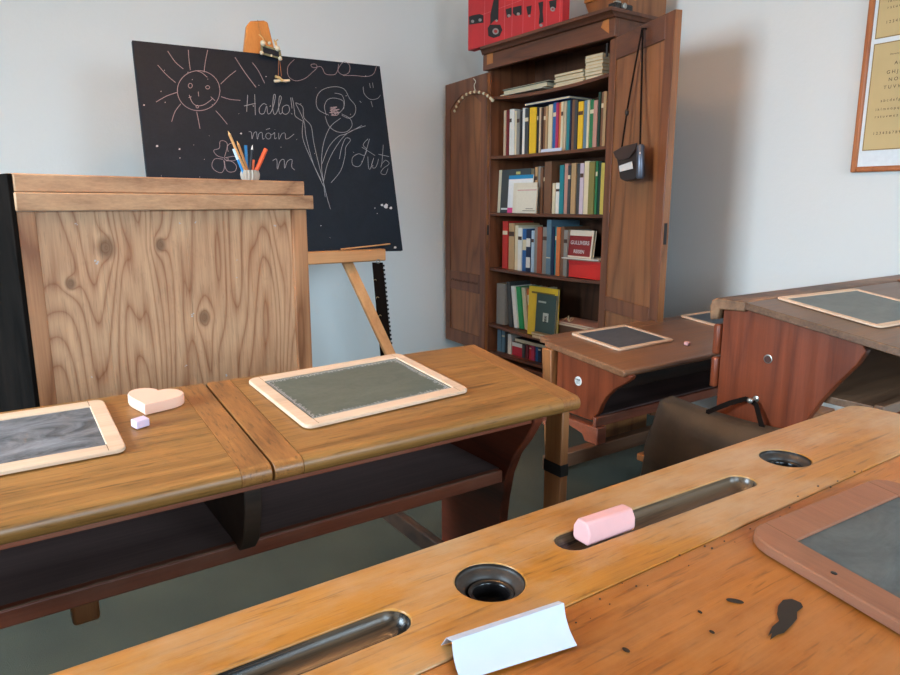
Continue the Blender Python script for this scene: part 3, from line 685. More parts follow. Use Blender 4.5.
pen((253, 168), (253.5, 160), .004, (226, 110, 70), 'short orange pencil stub behind the black pencil in the cup', 'pencil', 'pencil', None, oy=.012)
pen((257.5, 168), (266, 149), .0068, (226, 92, 48), 'thick orange-red marker leaning right in the cup', 'pen', 'marker_pen', None, oy=0, cut=.45)

# ---------------------------------------------------------------- easel, blackboard
tl = .2217; PB = (Vector((0, 1, -tl)), 3.0+tl*.231)
def ob(x, y, off=0.0): return onp(x, y, PB[0], PB[1]-off)
apx = Vector((1.165, 3.235, .82))
t = thing('easel', 'beech A-frame easel holding the blackboard', 'easel', (1.17, 3.1, Z0))
lt = ob(347, 262, -.03); lb_px = ray(398, 363); 
lb = onY(391, 356, lt.y-.2); dl = (lb-lt).normalized(); top_ = lt-dl*((lt.z-.80)/dl.z); bot_ = lt+dl*((Z0-lt.z)/dl.z)
top_ = Vector((1.17+.025, 3.26, .80))
def plank(a, b_, w, th, mat, name, parent, nrm=(0, -1, .2)):
    a = Vector(a); b_ = Vector(b_); d = b_-a; nr = Vector(nrm); sdv = d.cross(nr).normalized()*w; nr = (sdv.cross(d)).normalized()*th
    return MB().obox(a-sdv/2-nr/2, d, sdv, nr).build(name, mat, parent, bevel=.002)
cl = MB; 
legtop = lt-dl*((lt.z-.62)/dl.z)
plank(legtop, bot_, .05, .022, M_easel, 'leg', t)
mx = 1.17*2
plank((mx-legtop.x, legtop.y, legtop.z), (mx-bot_.x, bot_.y, bot_.z), .05, .022, M_easel, 'leg', t)
plank((1.17, 3.36, .6), (1.17, 3.86, Z0), .05, .022, M_easel, 'rear_leg', t)
px_ = [(244, 53), (247, 25), (250.5, 20.5), (264, 20), (268, 22), (276, 54)]
MB().prism([ob(x, y, -.026) for x, y in px_]+[ob(278, 90, -.026), ob(243, 90, -.026)], PB[0]*.03).build('apex_board', M_easeltop, t, bevel=.006)
lL = ob(300, 259.5, .05); lR = ob(386.5, 255, .05); zl0 = ob(386, 260.5, .05).z; zl1 = ob(386, 248.5, .05).z
yb_ = PB[1]+tl*zl1
MB().obox((.58, yb_-.052, zl0-.002), (lR.x-.58, 0, 0.0), (0, .052-.001, 0), (0, 0, zl1-zl0)).build('ledge', M_easelX, t, bevel=.005)
MB().obox((.62, yb_+.03, zl0-.01), (lR.x-.66, 0, 0.0), (0, .02, 0), (0, 0, .05)).build('crossbar', M_easelX, t, bevel=.003)

t = thing('blackboard', 'black chalkboard covered in chalk drawings, propped on the easel', 'blackboard', (1.2, 3.0, ob(403, 250).z))
TLc, TRc, BRc = ob(132, 40), ob(380, 66), ob(403, 250.5)
BLc = TLc+(BRc-TRc)+Vector((-.005, 0, 0)); BLc = ob(146.7+(146.7-131.7)*(254-175)/135.7, 254.5)
bn = PB[0].normalized()
MB().prism([TLc, TRc, BRc, BLc], bn*.02).build('board', M_board, t, bevel=.0025)
def Z1(pts): return [(120+x/3, y/3) for x, y in pts]
def Z2(pts): return [(260+x/4.22, 50+y/4.22) for x, y in pts]
def Z3(pts): return [(200+x/6.745, 120+y/6.745) for x, y in pts]
def smooth(p, k=4):
    if len(p) < 3: return p
    out = []
    for i in range(len(p)-1):
        p0 = p[max(i-1, 0)]; p1 = p[i]; p2 = p[i+1]; p3 = p[min(i+2, len(p)-1)]
        for j in range(k):
            s = j/k; out.append(tuple(.5*((2*p1[q])+(-p0[q]+p2[q])*s+(2*p0[q]-5*p1[q]+4*p2[q]-p3[q])*s*s+(-p0[q]+3*p1[q]-3*p2[q]+p3[q])*s**3) for q in (0, 1)))
    return out+[p[-1]]
def strokes(name, sets, w=.0042, mat=M_cline):
    m = MB(); w *= .62
    for s in sets: m.ribbon([ob(x, y, .0005) for x, y in smooth(s)], w, -bn, .0006)
    m.build(name, mat, t)
def circ(cx, cy, rx, ry, n=16, a0=0): return [(cx+rx*math.cos(2*math.pi*i/n+a0), cy+ry*math.sin(2*math.pi*i/n+a0)) for i in range(n+1)]
strokes('chalk_sun', [Z1(s) for s in (circ(236, 272, 64, 60), [(205, 150), (207, 180), (211, 210)], [(263, 150), (256, 185), (252, 217)], [(143, 153), (165, 185), (190, 207)], [(113, 195), (140, 225), (167, 248)],
  [(172, 277), (140, 288), (108, 306)], [(182, 312), (165, 335), (155, 365)], [(230, 335), (235, 360), (240, 386)], [(287, 332), (305, 352), (322, 373)], [(303, 290), (330, 298), (361, 301)], [(302, 252), (325, 230), (348, 212)],
  circ(211, 257, 6, 7, 8), circ(263, 262, 6, 5, 8), [(235, 275), (236, 289)], [(208, 285), (216, 306), (230, 317), (250, 315), (268, 304), (277, 296)], [(272, 290), (285, 302)], [(206, 293), (214, 290)], circ(232, 320, 4, 4, 6), [(228, 212), (245, 218), (262, 232)])], mat=M_chalkp)
strokes('chalk_lines', [Z1([(345, 172), (375, 218), (408, 262)]), Z1([(397, 188), (415, 212), (434, 250)])], w=.005, mat=M_chalkp)
strokes('chalk_greeting', [Z1(s) for s in ([(383, 285), (380, 335)], [(404, 283), (406, 345)], [(372, 318), (407, 310)], [(440, 315), (430, 311), (418, 325), (420, 340), (432, 340), (440, 318), (443, 340), (452, 338), (462, 312), (466, 287), (461, 286), (458, 320), (462, 342), (470, 338), (480, 310), (484, 292), (478, 290), (476, 325), (480, 342), (488, 336)],
  [(498, 315), (488, 322), (488, 338), (498, 343), (508, 333), (506, 318), (498, 315)], [(512, 293), (516, 325)], [(514, 340), (517, 343)])], w=.0042)
strokes('chalk_word', [Z1(s) for s in ([(386, 395), (394, 397), (396, 417), (401, 401), (409, 396), (412, 418), (417, 401), (426, 398), (428, 417), (433, 414)], circ(445, 408, 8, 9, 10), [(453, 404), (459, 402), (464, 398), (464, 416), (470, 413)], [(476, 399), (477, 418), (485, 402), (495, 400), (497, 416), (507, 414), (522, 402)], [(464, 388), (465, 389)], [(438, 389), (450, 385)])], w=.0036)
strokes('chalk_letter', [Z1([(458, 482), (470, 478), (472, 508), (480, 484), (492, 479), (494, 505), (502, 484), (516, 479), (515, 500), (524, 510)])], w=.004)
strokes('chalk_blossom', [Z3(s) for s in ([(160, 255), (115, 240), (92, 205), (130, 190), (135, 145), (165, 142), (185, 170), (165, 250)], [(155, 265), (100, 262), (80, 305), (100, 340), (145, 355), (165, 320), (160, 270)],
  [(175, 275), (215, 280), (245, 310), (235, 345), (195, 350), (172, 325), (165, 275)], [(190, 215), (185, 180), (205, 158), (230, 165)], [(170, 255), (230, 245), (250, 260), (225, 275), (175, 270), (165, 255), (190, 260), (185, 275)])], w=.0036, mat=M_chalkp)
strokes('chalk_flower', [Z2(s) for s in ([(290, 275), (245, 250), (238, 205), (260, 170), (310, 155), (355, 165), (378, 205), (402, 235), (400, 270), (375, 288), (345, 275)], [(280, 275), (272, 240), (285, 210), (315, 203), (350, 215), (352, 245), (330, 270)],
  [(275, 280), (290, 320), (325, 345), (365, 345), (388, 320), (380, 290), (345, 270)], [(315, 182), (345, 190), (356, 220), (352, 250)], [(340, 288), (300, 320), (275, 370), (262, 430), (260, 500), (268, 560), (275, 620)],
  [(268, 555), (285, 480), (320, 410), (370, 350), (445, 320)], [(262, 480), (290, 410), (330, 365), (360, 355), (400, 335), (430, 318)], [(300, 560), (340, 510), (358, 450), (362, 410), (382, 380), (362, 372), (345, 410), (335, 460)], [(268, 575), (225, 480), (195, 370), (185, 300), (150, 225)],
  [(135, 200), (140, 220), (145, 255), (150, 280), (180, 300)], [(150, 222), (180, 240), (185, 285), (215, 320), (225, 380), (240, 450), (268, 560), (285, 630), (298, 672)], [(182, 300), (180, 370), (215, 460), (258, 550)])], w=.0038)
strokes('chalk_flower_heart', [Z2([(295, 245), (325, 240), (295, 255), (335, 250), (292, 265), (335, 262), (300, 275), (330, 272), (310, 240), (320, 275), (300, 240), (305, 275)])], w=.005, mat=M_chalkp)
strokes('chalk_scrawl', [Z2(s) for s in ([(145, 40), (118, 70), (120, 110), (150, 130), (190, 120), (220, 95), (240, 75), (235, 60), (215, 62), (225, 75), (250, 70), (262, 75), (275, 100), (300, 105), (320, 100), (335, 70), (355, 50), (378, 65), (375, 95), (350, 105), (330, 90), (332, 60)], [(350, 108), (400, 108), (450, 112), (480, 100), (492, 65)])], w=.0036, mat=M_chalkp)
strokes('chalk_smile', [Z2(s) for s in ([(435, 155), (440, 185), (465, 208), (495, 205), (508, 190)], [(462, 140), (466, 160)], [(475, 138), (478, 160)], [(420, 215), (428, 222)], [(468, 215), (475, 240)])], w=.0036)
strokes('chalk_name', [Z2(s) for s in ([(455, 375), (435, 400), (450, 420), (440, 445), (415, 438), (390, 455), (392, 485), (420, 490), (440, 450), (462, 375)], [(430, 410), (485, 445)], [(455, 450), (458, 495), (466, 500), (480, 455), (470, 490), (485, 498), (495, 480), (500, 460)],
  [(520, 400), (515, 470), (510, 495)], [(500, 440), (545, 450)], [(515, 480), (530, 465), (545, 480), (520, 500), (510, 520), (530, 525), (540, 500)])], w=.0036)
m = MB(); rr = random.Random(4)
for px, py, s_ in [(386, 206, 2.6), (382, 205, 1.4), (391, 208, 1.6), (157, 146, 1.3), (395, 247.5, 1.6), (179.5, 149, 1.2), (144, 105, 1), (390, 162, 1.3), (241, 133.5, 1)]+[(rr.uniform(150, 395), rr.uniform(60, 245), rr.uniform(.3, .6)) for _ in range(45)]:
    if px > 378+(py-66)*.12 or px < 136+(py-40)*.11: continue
    m.prism([ob(px+s_*(.6+.5*rr.random())*math.cos(a*math.pi/4), py+s_*(.5+.5*rr.random())*math.sin(a*math.pi/4), .0004) for a in range(8)], -bn*.0005)
stuff(m.build('chalk_speck', M_chalk, t))
a, b_ = ob(339, 250.5, .008), ob(390, 244, .008)
tag(MB().tube([Vector((a.x, yb_-.03, zl1+.004)), b_], .0035).build('pointer_stick', M_easel), 'thin wooden pointer stick lying on the easel ledge', 'stick')

# little sign figure dangling from the easel top
t = thing('hanging_figure', 'small slate sign with dangling string legs hung on the easel top', 'ornament', ob(277, 82, .03))
def zz(pts, off=.02): return [ob(235+x/8.44, 10+y/8.44, off) for x, y in pts]
cs = zz([(215, 290), (380, 340), (395, 420), (215, 375)])
MB().prism(cs, -bn*.006).build('sign_frame', flat('sign_green', (120, 116, 84), .6), t, bevel=.001)
cs = zz([(235, 308), (368, 350), (372, 398), (238, 358)], .0265)
MB().prism(cs, -bn*.001).build('sign_panel', M_board, t)
M_cb = flat('cream_bead', (216, 200, 170), .5)
for x, y, r_ in ((225, 362, 16), (382, 410, 17), (236, 280, 22), (360, 325, 22), (290, 280, 13), (308, 384, 9)): MB().ball(zz([(x, y)], .03)[0], r_/8.44*.0048, 8).build('bead', M_cb, t)
MB().tube(zz([(192, 85), (200, 140), (220, 210), (260, 260), (290, 290)], .012), .0016, 5).build('hanging_string', flat('string', (150, 110, 60), .8), t)
Ms_, Mr_, Mo_ = flat('straw', (206, 168, 110), .8), flat('string_red', (150, 96, 60), .8), flat('shoe_cream', (222, 206, 178), .6)
for pts in ([(200, 205), (235, 235), (240, 270)], [(355, 310), (345, 260), (362, 250)], [(345, 300), (330, 250)]): MB().tube(zz(pts, .025), .003, 5).build('twig_hair', Ms_, t)
for pts in ([(368, 420), (366, 560)], [(376, 420), (392, 560)]): MB().tube(zz(pts, .02), .0014, 5).build('string_leg', Mr_, t)
MB().tube(zz([(332, 600), (365, 598), (400, 592)], .026), .008, 8, [.006, .007, .005]).build('shoe', Mo_, t); MB().tube(zz([(385, 596), (430, 598), (460, 594)], .022), .007, 8, [.005, .0065, .005]).build('shoe', Mo_, t)
MB().tube(zz([(340, 560), (372, 570), (405, 600)], .034), .006, 8).build('wooden_toggle', Ms_, t)

# dark notched strip hanging under the ledge
t = thing('hanging_strip', 'long dark notched wooden strip hanging from the easel ledge', 'strip', (1.63, 2.93, -.8))
Ys = 2.935; ta, tb = onY(372.5, 262.5, Ys), onY(383, 262.5, Ys); ba, bb = onY(380.5, 352, Ys), onY(392, 352, Ys); 
dn = (ba-ta); ba = ta+dn*1.25; bb = tb+(bb-tb)*1.25
MB().prism([ta, tb, bb, ba], (0, .006, 0)).build('strip_body', M_strap, t, bevel=.001)
for i in range(26):
    p = tb+(bb-tb)*((i+.5)/26); MB().obox(p+Vector((-.002, -.001, 0)), (.009, 0, 0), (0, .008, 0), (0, 0, -.010)).build('notch', M_iron, t)
    p = tb+(bb-tb)*((i+1)/26); MB().obox(p+Vector((-.001, -.0012, -.001)), (.006, 0, 0), (0, .002, 0), (0, 0, -.005)).build('notch_mark', M_chalk, t)
Mg_ = flat('gilt', (186, 160, 120), .5)
for px, py in ((375, 280.5), (377.5, 298), (380, 316), (383.5, 334.5)):
    p = onY(px, py, Ys-.001); MB().tube([p+Vector((.008*math.cos(a), 0, .006*math.sin(a))) for a in (0, 1.2, 2.4, 3.6)], .0012, 5).build('printed_mark', Mg_, t)
p = (ta+tb)/2; MB().tube([p+Vector((.01*math.cos(a*.7), -.004, .006+.01*math.sin(a*.7))) for a in range(10)], .0022, 6).build('ring', M_steel, t)

# ---------------------------------------------------------------- bookcase
XB = 2.6; XK = XB+.36
yR, yL = onX(609, 143, XB).y, onX(490, 160, XB).y
ye0, ye1 = yR-.024, yL+.03
zO = onX(610, 39.5, XB).z; zc = onX(611.5, 6, XB-.085).z
t = thing('bookcase', 'tall brown wooden bookcase with both doors open, full of books', 'bookcase', (XB+.18, (yR+yL)/2, Z0))
case = t
MB().box(XB, XK, ye0, yR, Z0, zc-.035).build('side', M_case, t, bevel=.002)
MB().box(XB, XK, yL, ye1, Z0, zc-.035).build('side', M_case, t, bevel=.002)
MB().box(XK-.015, XK, yR+.0005, yL-.0005, Z0, zc-.035).build('back', M_casein, t)
MB().box(XB-.012, XK-.016, yR+.001, yL-.001, Z0, Z0+.09).build('plinth', M_caseY, t, bevel=.003)
MB().box(XB-.03, XB-.0005, ye0-.01, ye1+.01, zO, zc-.0345).build('frieze', M_caseY, t, bevel=.003)
cp = [(XB-.036, zc-.034), (XB-.046, zc-.033), (XB-.056, zc-.025), (XB-.068, zc-.019), (XB-.078, zc-.017), (XB-.085, zc-.015), (XB-.085, zc)]
yo0, yo1 = onX(611.5, 6, XB-.085).y, onX(480, 46.5, XB-.085).y
L = []
for x, z in cp:
    o_ = XB-x; q = (o_-.03)/.055; a = ye0-.012+(yo0-ye0+.012)*q; b2 = ye1+.012+(yo1-ye1-.012)*q
    L.append([Vector((XK, a, z)), Vector((x, a, z)), Vector((x, b2, z)), Vector((XK, b2, z))])
MB().rings(L).build('cornice', M_caseY, t, smooth=20)
MB().box(XB, XK, ye0-.008, ye0-.0005, zO, zc-.0345).build('end_frieze', M_caseY, t)
MB().box(XB, XK, ye1+.0005, ye1+.008, zO, zc-.0345).build('end_frieze', M_caseY, t)
m = MB()
def inl(pts): m.prism([onX(430+x/3.333, y/3.333, XB-.0305) for x, y in pts], (-.0008, 0, 0))
inl([(597, 62), (597, 112), (570, 92), (578, 70)]); m.build('inlay', M_inlay, t)
m = MB(); inl([(190, 182), (210, 176), (210, 210), (190, 216)]); m.build('inlay', M_inlay, t)
shelf_px = [((494, 96.5), (610, 71), .022), ((492, 157.5), (606, 143.5), .006), ((492, 212.6), (603.6, 215), 0), ((490, 267.3), (600.5, 281.5), .006), ((488.6, 322.7), (598, 349), .02)]
SH = []
for (a, b2, sag) in shelf_px:
    z = (onX(*a, XB).z+onX(*b2, XB).z)/2; SH.append((z, sag)); L = []
    for i in range(17):
        u = i/16; y = yR+.001+(yL-yR-.002)*u; s = sag*(1-(2*u-1)**2)
        L.append([Vector((XB+.004, y, z-s-.018)), Vector((XK-.016, y, z-s-.018)), Vector((XK-.016, y, z-s)), Vector((XB+.004, y, z-s))])
    MB().rings(L).build('shelf', M_caseY, t, bevel=.002)
SH.append((Z0+.091, 0))
def shz(i, y):
    z, s = SH[i]; u = (y-yR)/(yL-yR); return z-s*(1-(2*u-1)**2)
# doors
def door(hinge, d, w, zt, zb, th, side, arch=False):
    d = Vector((d[0], d[1], 0)).normalized(); o = Vector((hinge[0], hinge[1], 0)); n = Vector((d.y, -d.x, 0))*side   # n: back side
    fr = MB(); zz_ = Vector((0, 0, 1))
    fx = MB().obox(o+zz_*zb+n*.006, d*w, n*(th-.006), zz_*(zt-zb)).build('door', M_casepanel, case, bevel=.001)
    sw = .065
    zr = zt-.1; zm0, zm1 = ZM0, ZM1
    def pc(a, w_, z_0, z_1, name, mat): MB().obox(o+d*a+zz_*z_0, d*w_, n*.0058, zz_*(z_1-z_0)).build(name, mat, fx, bevel=.0025)
    pc(0, sw, zb, zt, 'door_stile', M_case); pc(w-sw, sw, zb, zt, 'door_stile', M_case)
    pc(sw+.0003, w-2*sw-.0006, zm0, zm1, 'door_rail', M_case); pc(sw+.0003, w-2*sw-.0006, zb, zb+.09, 'door_rail', M_case)
    if arch:
        lp = [o+d*(sw+.0003)+zz_*(zt-.001), o+d*(sw+.0003)+zz_*(zr-.06)]
        for i in range(13):
            u = i/12; lp.append(o+d*(sw+.002+(w-2*sw-.004)*u)+zz_*(zr-.06+.075*math.sin(math.pi*u)))
        lp += [o+d*(w-sw-.0003)+zz_*(zr-.06), o+d*(w-sw-.0003)+zz_*(zt-.001)]
        MB().prism(lp, n*.0058).build('door_rail', M_case, fx)
    else: pc(sw+.0003, w-2*sw-.0006, zr, zt, 'door_rail', M_caseY)
    return o, d, n, fx
ZM0, ZM1 = onX(655, 321, 2.5).z, onX(655, 305, 2.5).z
dirR = Vector((-.34, -.94, 0)).normalized()
hR = Vector((XB-.028, yR-.004, 0))
# width so the outer edge meets picture column 668 at mid height
rd = ray(666, 160); k = (hR.x*rd.y-hR.y*rd.x)/(rd.x*dirR.y-rd.y*dirR.x); wR = k
side = 1 if Vector((dirR.y, -dirR.x, 0)).x > 0 else -1
oR, dR, nR, doorR = door(hR, dirR, wR, zO-.012, -.93, .034, side)
lk = onp(662, 234, dirR, dirR.dot(oR)+wR+.0005)
MB().obox(oR+dR*(wR+.0002)+nR*.010+Vector((0, 0, lk.z-.045)), dR*.0015, nR*.014, (0, 0, .09)).build('lock_plate', M_iron, doorR)
dirL = Vector((.085, .996, 0)).normalized()
ZM0, ZM1 = onX(465, 290, 2.63).z, onX(465, 272, 2.63).z
hL = Vector((XB-.02, yL+.012, 0)); rd = ray(445.5, 200); wL = (hL.x*rd.y-hL.y*rd.x)/(rd.x*dirL.y-rd.y*dirL.x)
side = 1 if Vector((dirL.y, -dirL.x, 0)).x > 0 else -1
oL, dL, nL, doorL = door(hL, dirL, wL, zO-.012, -.93, .028, side, True)
m = MB()
for i in range(7): 
    p = oL+dL*(wL*.2+wL*.6*i/6)+Vector((0, 0, (ZM0+ZM1)/2-.004)); m.tube([p+Vector((0, 0, 0))-nL*.002+dL*(.014*math.cos(a*.6))+Vector((0, 0, .012*math.sin(a*.6))) for a in range(6)], .0028, 5)
m.build('rail_carving', M_caseY, doorL)
for (o_, px, py) in ((None, 488, 230), (None, 607, 50), (None, 607, 232)):
    p = onX(px, py, XB-.03); MB().tube([p+Vector((0, 0, -.03)), p+Vector((0, 0, .03))], .006, 10).build('hinge', M_iron, case)

# ---------------------------------------------------------------- books
BC = dict(beige=(196, 170, 140), white=(222, 216, 206), cream=(214, 198, 164), tan=(178, 142, 100), brown=(116, 78, 54), dark_brown=(70, 44, 32), black=(34, 32, 34), charcoal=(62, 62, 62),
          grey=(136, 130, 122), yellow=(226, 178, 34), blue=(36, 92, 150), teal=(28, 122, 130), navy=(24, 36, 66), red=(184, 44, 36), dark_red=(112, 28, 34), magenta=(178, 44, 84), orange=(206, 112, 58),
          olive=(126, 116, 60), green=(38, 112, 70), dark_green=(30, 58, 48), pinkish=(186, 134, 118), lilac=(196, 178, 188), olive_yellow=(188, 170, 80), blue_grey=(92, 120, 136), rust=(158, 74, 46), pale_blue=(168, 190, 208), bright_green=(30, 140, 80), crimson=(186, 30, 52))
M_pages = flat('book_pages', (206, 190, 158), .8)
ORD = ['first', 'second', 'third', 'fourth', 'fifth', 'sixth', 'seventh', 'eighth', 'ninth', 'tenth', 'eleventh', 'twelfth', 'thirteenth', 'fourteenth', 'fifteenth', 'sixteenth', 'seventeenth', 'eighteenth', 'nineteenth', 'twentieth',
       'twenty-first', 'twenty-second', 'twenty-third', 'twenty-fourth', 'twenty-fifth', 'twenty-sixth', 'twenty-seventh', 'twenty-eighth', 'twenty-ninth', 'thirtieth', 'thirty-first', 'thirty-second', 'thirty-third', 'thirty-fourth', 'thirty-fifth']
def hexbook(o, du, dd, dz, cover, label, band=None, name='book', cat='book', group=None):
    """o: lower corner at the spine; du: thickness, dd: depth, dz: height (vectors)"""
    o, du, dd, dz = map(Vector, (o, du, dd, dz)); T = du.length; c = min(.0022, T*.2); e = du.normalized()
    m = MB(); m.obox(o, e*c, dd, dz).obox(o+du-e*c, e*c, dd, dz).obox(o+e*c, du-e*2*c, dd.normalized()*c, dz)
    m.cur = 1; zz_ = dz.normalized(); m.obox(o+e*c+dd.normalized()*c+zz_*.003, du-e*2*c, dd-dd.normalized()*(c+.004), dz-zz_*.006)
    mats = [colm(cover, .5), M_pages]
    if band:
        m.cur = 2; mats.append(colm(band[0], .5))
        for (a, b2) in band[1]: m.obox(o+dz*a-dd.normalized()*.0006+e*c*.5, du-e*c, dd.normalized()*.0005, dz*(b2-a))
    return tag(m.build(name, mats), label, cat, group)
def row(si, sname, zo, zs, items, xf=XB+.045, y_exact=None):
    """items: zoomed left, right, top, colour, [extra]"""
    n = len(items); ox, oy = zo
    for i, it in enumerate(items):
        a, b2, tp, c = it[:4]; ex = it[4] if len(it) > 4 else {}
        x = xf+ex.get('dx', 0)+(i*37 % 5)*.002
        pa, pb = onX(ox+a/zs, oy+tp/zs, xf), onX(ox+b2/zs, oy+tp/zs, xf); y0, y1 = pb.y+.0002, pa.y-.0008
        if y0 < yR+.0015: y0 = yR+.0015
        zb = max(shz(si, y0), shz(si, y1))+.0006; hgt = max(pa.z, pb.z)*.5+min(pa.z, pb.z)*.5-zb
        lean = ex.get('lean', 0); dep = min(.28, max(.13, hgt*.72))
        lft = items[i-1][3].replace('_', ' ') if i else None; rgt = items[i+1][3].replace('_', ' ') if i < n-1 else None
        nb = 'between %s and %s neighbours' % (lft, rgt) if lft and rgt else ('beside the left cabinet wall' if not lft else 'the last at the right end')
        lab = '%s book on the %s shelf, %s from the left, %s' % (c.replace('_', ' '), sname, ORD[i], nb)
        while len(lab.split()) > 16: lab = ' '.join(lab.split()[:-1])
        band = ex.get('band')
        if not band and (i*7+si) % 3 == 0 and (y1-y0) > .012:
            bc = BC['cream'] if sum(BC[c]) < 380 else BC['dark_brown']; band = (bc, [(.72, .8)])
        hexbook((x, y0, zb), (0, y1-y0, 0), (dep, 0, 0), (0, lean*hgt, hgt), BC[c], lab, band, group='books on the %s shelf' % sname)
row(1, 'second', (490, 40), 5.62, [(78, 90, 396, 'beige'), (90, 104, 395, 'dark_red'), (105, 121, 388, 'white'), (121, 136, 388, 'white'), (137, 150, 398, 'cream'), (151, 168, 392, 'grey'), (168, 177, 400, 'black'), (178, 195, 382, 'white'), (196, 216, 384, 'charcoal'),
    (219, 240, 378, 'yellow'), (241, 261, 378, 'yellow'), (262, 271, 375, 'black'), (272, 286, 378, 'beige'), (287, 297, 380, 'dark_brown'), (298, 313, 375, 'brown'), (314, 326, 372, 'tan'), (327, 349, 362, 'cream'), (350, 370, 350, 'blue'), (371, 385, 352, 'magenta'), (386, 400, 350, 'orange'),
    (401, 414, 346, 'cream'), (415, 428, 343, 'beige'), (429, 448, 338, 'teal'), (449, 458, 336, 'navy'), (459, 477, 334, 'brown'), (478, 494, 336, 'charcoal'), (495, 523, 345, 'yellow'), (524, 546, 338, 'blue_grey'), (547, 559, 338, 'cream'), (560, 582, 335, 'green'), (584, 606, 338, 'pinkish'),
    (608, 620, 292, 'dark_green'), (622, 638, 292, 'brown'), (639, 655, 288, 'tan'), (656, 664, 304, 'dark_red')])
row(2, 'third', (490, 150), 5.19, [(206, 230, 95, 'olive', dict(dx=.07)), (232, 245, 88, 'tan'), (246, 260, 85, 'grey'), (261, 274, 90, 'brown'), (275, 284, 95, 'dark_brown'), (285, 321, 60, 'brown'), (322, 336, 172, 'cream'), (337, 361, 170, 'white'), (362, 383, 78, 'teal'), (385, 405, 70, 'pinkish'),
    (406, 420, 80, 'charcoal'), (421, 445, 68, 'tan'), (447, 466, 70, 'charcoal'), (468, 487, 68, 'lilac'), (488, 514, 57, 'cream'), (515, 545, 60, 'olive'), (547, 559, 57, 'green'), (560, 576, 58, 'dark_green'), (577, 598, 66, 'olive_yellow')])
row(3, 'fourth', (490, 150), 5.19, [(66, 92, 370, 'red'), (96, 125, 380, 'tan', dict(band=(BC['dark_brown'], [(.72, .82)]))), (126, 144, 392, 'cream'), (145, 165, 404, 'white'), (166, 188, 410, 'blue', dict(band=(BC['cream'], [(.5, .75)]))), (189, 212, 415, 'navy', dict(band=(BC['white'], [(.1, .35), (.6, .8)]))), (213, 227, 418, 'pale_blue'), (228, 244, 402, 'grey'),
    (246, 269, 400, 'rust'), (271, 294, 400, 'grey'), (296, 319, 363, 'blue_grey', dict(band=(BC['cream'], [(.3, .32)]))), (320, 333, 398, 'navy'), (334, 344, 396, 'teal'), (345, 364, 400, 'orange'), (365, 384, 398, 'brown'), (385, 404, 415, 'grey')])
# fifth shelf
r5 = [(76, 128, 85, 'grey', {}), (131, 150, 75, 'charcoal', dict(lean=-.12)), (152, 175, 100, 'white', dict(lean=-.15)), (178, 203, 104, 'bright_green', dict(lean=-.16)), (205, 228, 108, 'cream', dict(lean=-.16)), (230, 262, 112, 'orange', dict(lean=-.15)), (264, 280, 112, 'cream', dict(lean=-.12))]
for i, (a, b2, tp, c, ex) in enumerate(r5):
    x = XB+.04+.011*i; ln = -ex.get('lean', 0)
    pa, pb = onX(485+a/6.43, 270+tp/6.43, x), onX(485+b2/6.43, 270+tp/6.43, x); w_ = pa.y-pb.y-.001
    zb = min(shz(4, pb.y), shz(4, pa.y))+.004 if False else max(shz(4, pb.y-.05), shz(4, pa.y))+.001; hgt = pa.z-zb
    nm = ['thick grey binder at the left end of the fifth shelf', 'charcoal book leaning on the grey binder on the fifth shelf', 'white leaning book left of the bright green one', 'bright green leaning book on the fifth shelf', 'cream leaning book right of the bright green one',
          'wide orange leaning book on the fifth shelf', 'cream leaning book between the orange and yellow books'][i]
    y0b = pb.y-ln*hgt
    y0b = y0b if i == 0 else min(y0b, ylast-w_-.001, ylast+(lnlast-ln)*hgt-w_-.001); ylast = y0b; lnlast = ln
    hexbook((x, y0b, zb), (0, w_, 0), (.17, 0, 0), (0, ln*hgt, hgt), BC[c], nm, (BC['white'], [(.6, .85)]) if c == 'orange' else None, group='books on the fifth shelf')
def facebook(zo, zs, a, b2, tp, bt, x, c, label, th=.012, name='book', lean=.04, cat='book', z=None, tilt=0):
    """a book or booklet showing its front cover"""
    pa, pb = onX(zo[0]+a/zs, zo[1]+tp/zs, x), onX(zo[0]+b2/zs, zo[1]+tp/zs, x); zb = onX(zo[0]+(a+b2)/2/zs, zo[1]+bt/zs, x).z if z is None else z
    pa.y = min(pa.y, yL-.002); hgt = pa.z-zb; t = thing(name, label, cat, (x, (pa.y+pb.y)/2, zb))
    o = Vector((x, pb.y, zb)); du = Vector((0, pa.y-pb.y, 0)); dz = Vector((lean*hgt, tilt*hgt, hgt))
    MB().obox(o, du, (.0015, 0, 0), dz).obox(o+Vector((th-.0015, 0, 0)), du, (.0015, 0, 0), dz).obox(o+du-Vector((0, .0015, 0))+Vector((.0015, 0, 0)), (0, .0015, 0), (th-.003, 0, 0), dz).build('cover', colm(c, .5), t)
    MB().obox(o+Vector((.0016, .003, .002)), du-Vector((0, .006, 0)), (th-.0032, 0, 0), dz*.985).build('pages', M_pages, t)
    return t, o, du, dz
def patch(t, o, du, dz, u0, u1, v0, v1, c, name='print'):
    e = Vector((-.0006, 0, 0)); MB().obox(o+du*(1-u1)+dz*v0+e, du*(u1-u0), (.0005, 0, 0), dz*(v1-v0)).build(name, colm(c, .5), t)
Z6 = ((490, 150), 5.19)
zs3 = shz(2, 3.2)+.001
t, o, du, dz = facebook(*Z6, 30, 205, 105, 322, XB+.06, (66, 70, 70), 'dark grey atlas facing out behind the pamphlets on the third shelf', th=.03, z=zs3, lean=.05)
patch(t, o, du, dz, 0, .09, 0, 1, (206, 196, 168), 'spine_strip'); patch(t, o, du, dz, .55, .68, .88, .94, (190, 180, 110)); patch(t, o, du, dz, .12, .4, .07, .11, (220, 220, 214))
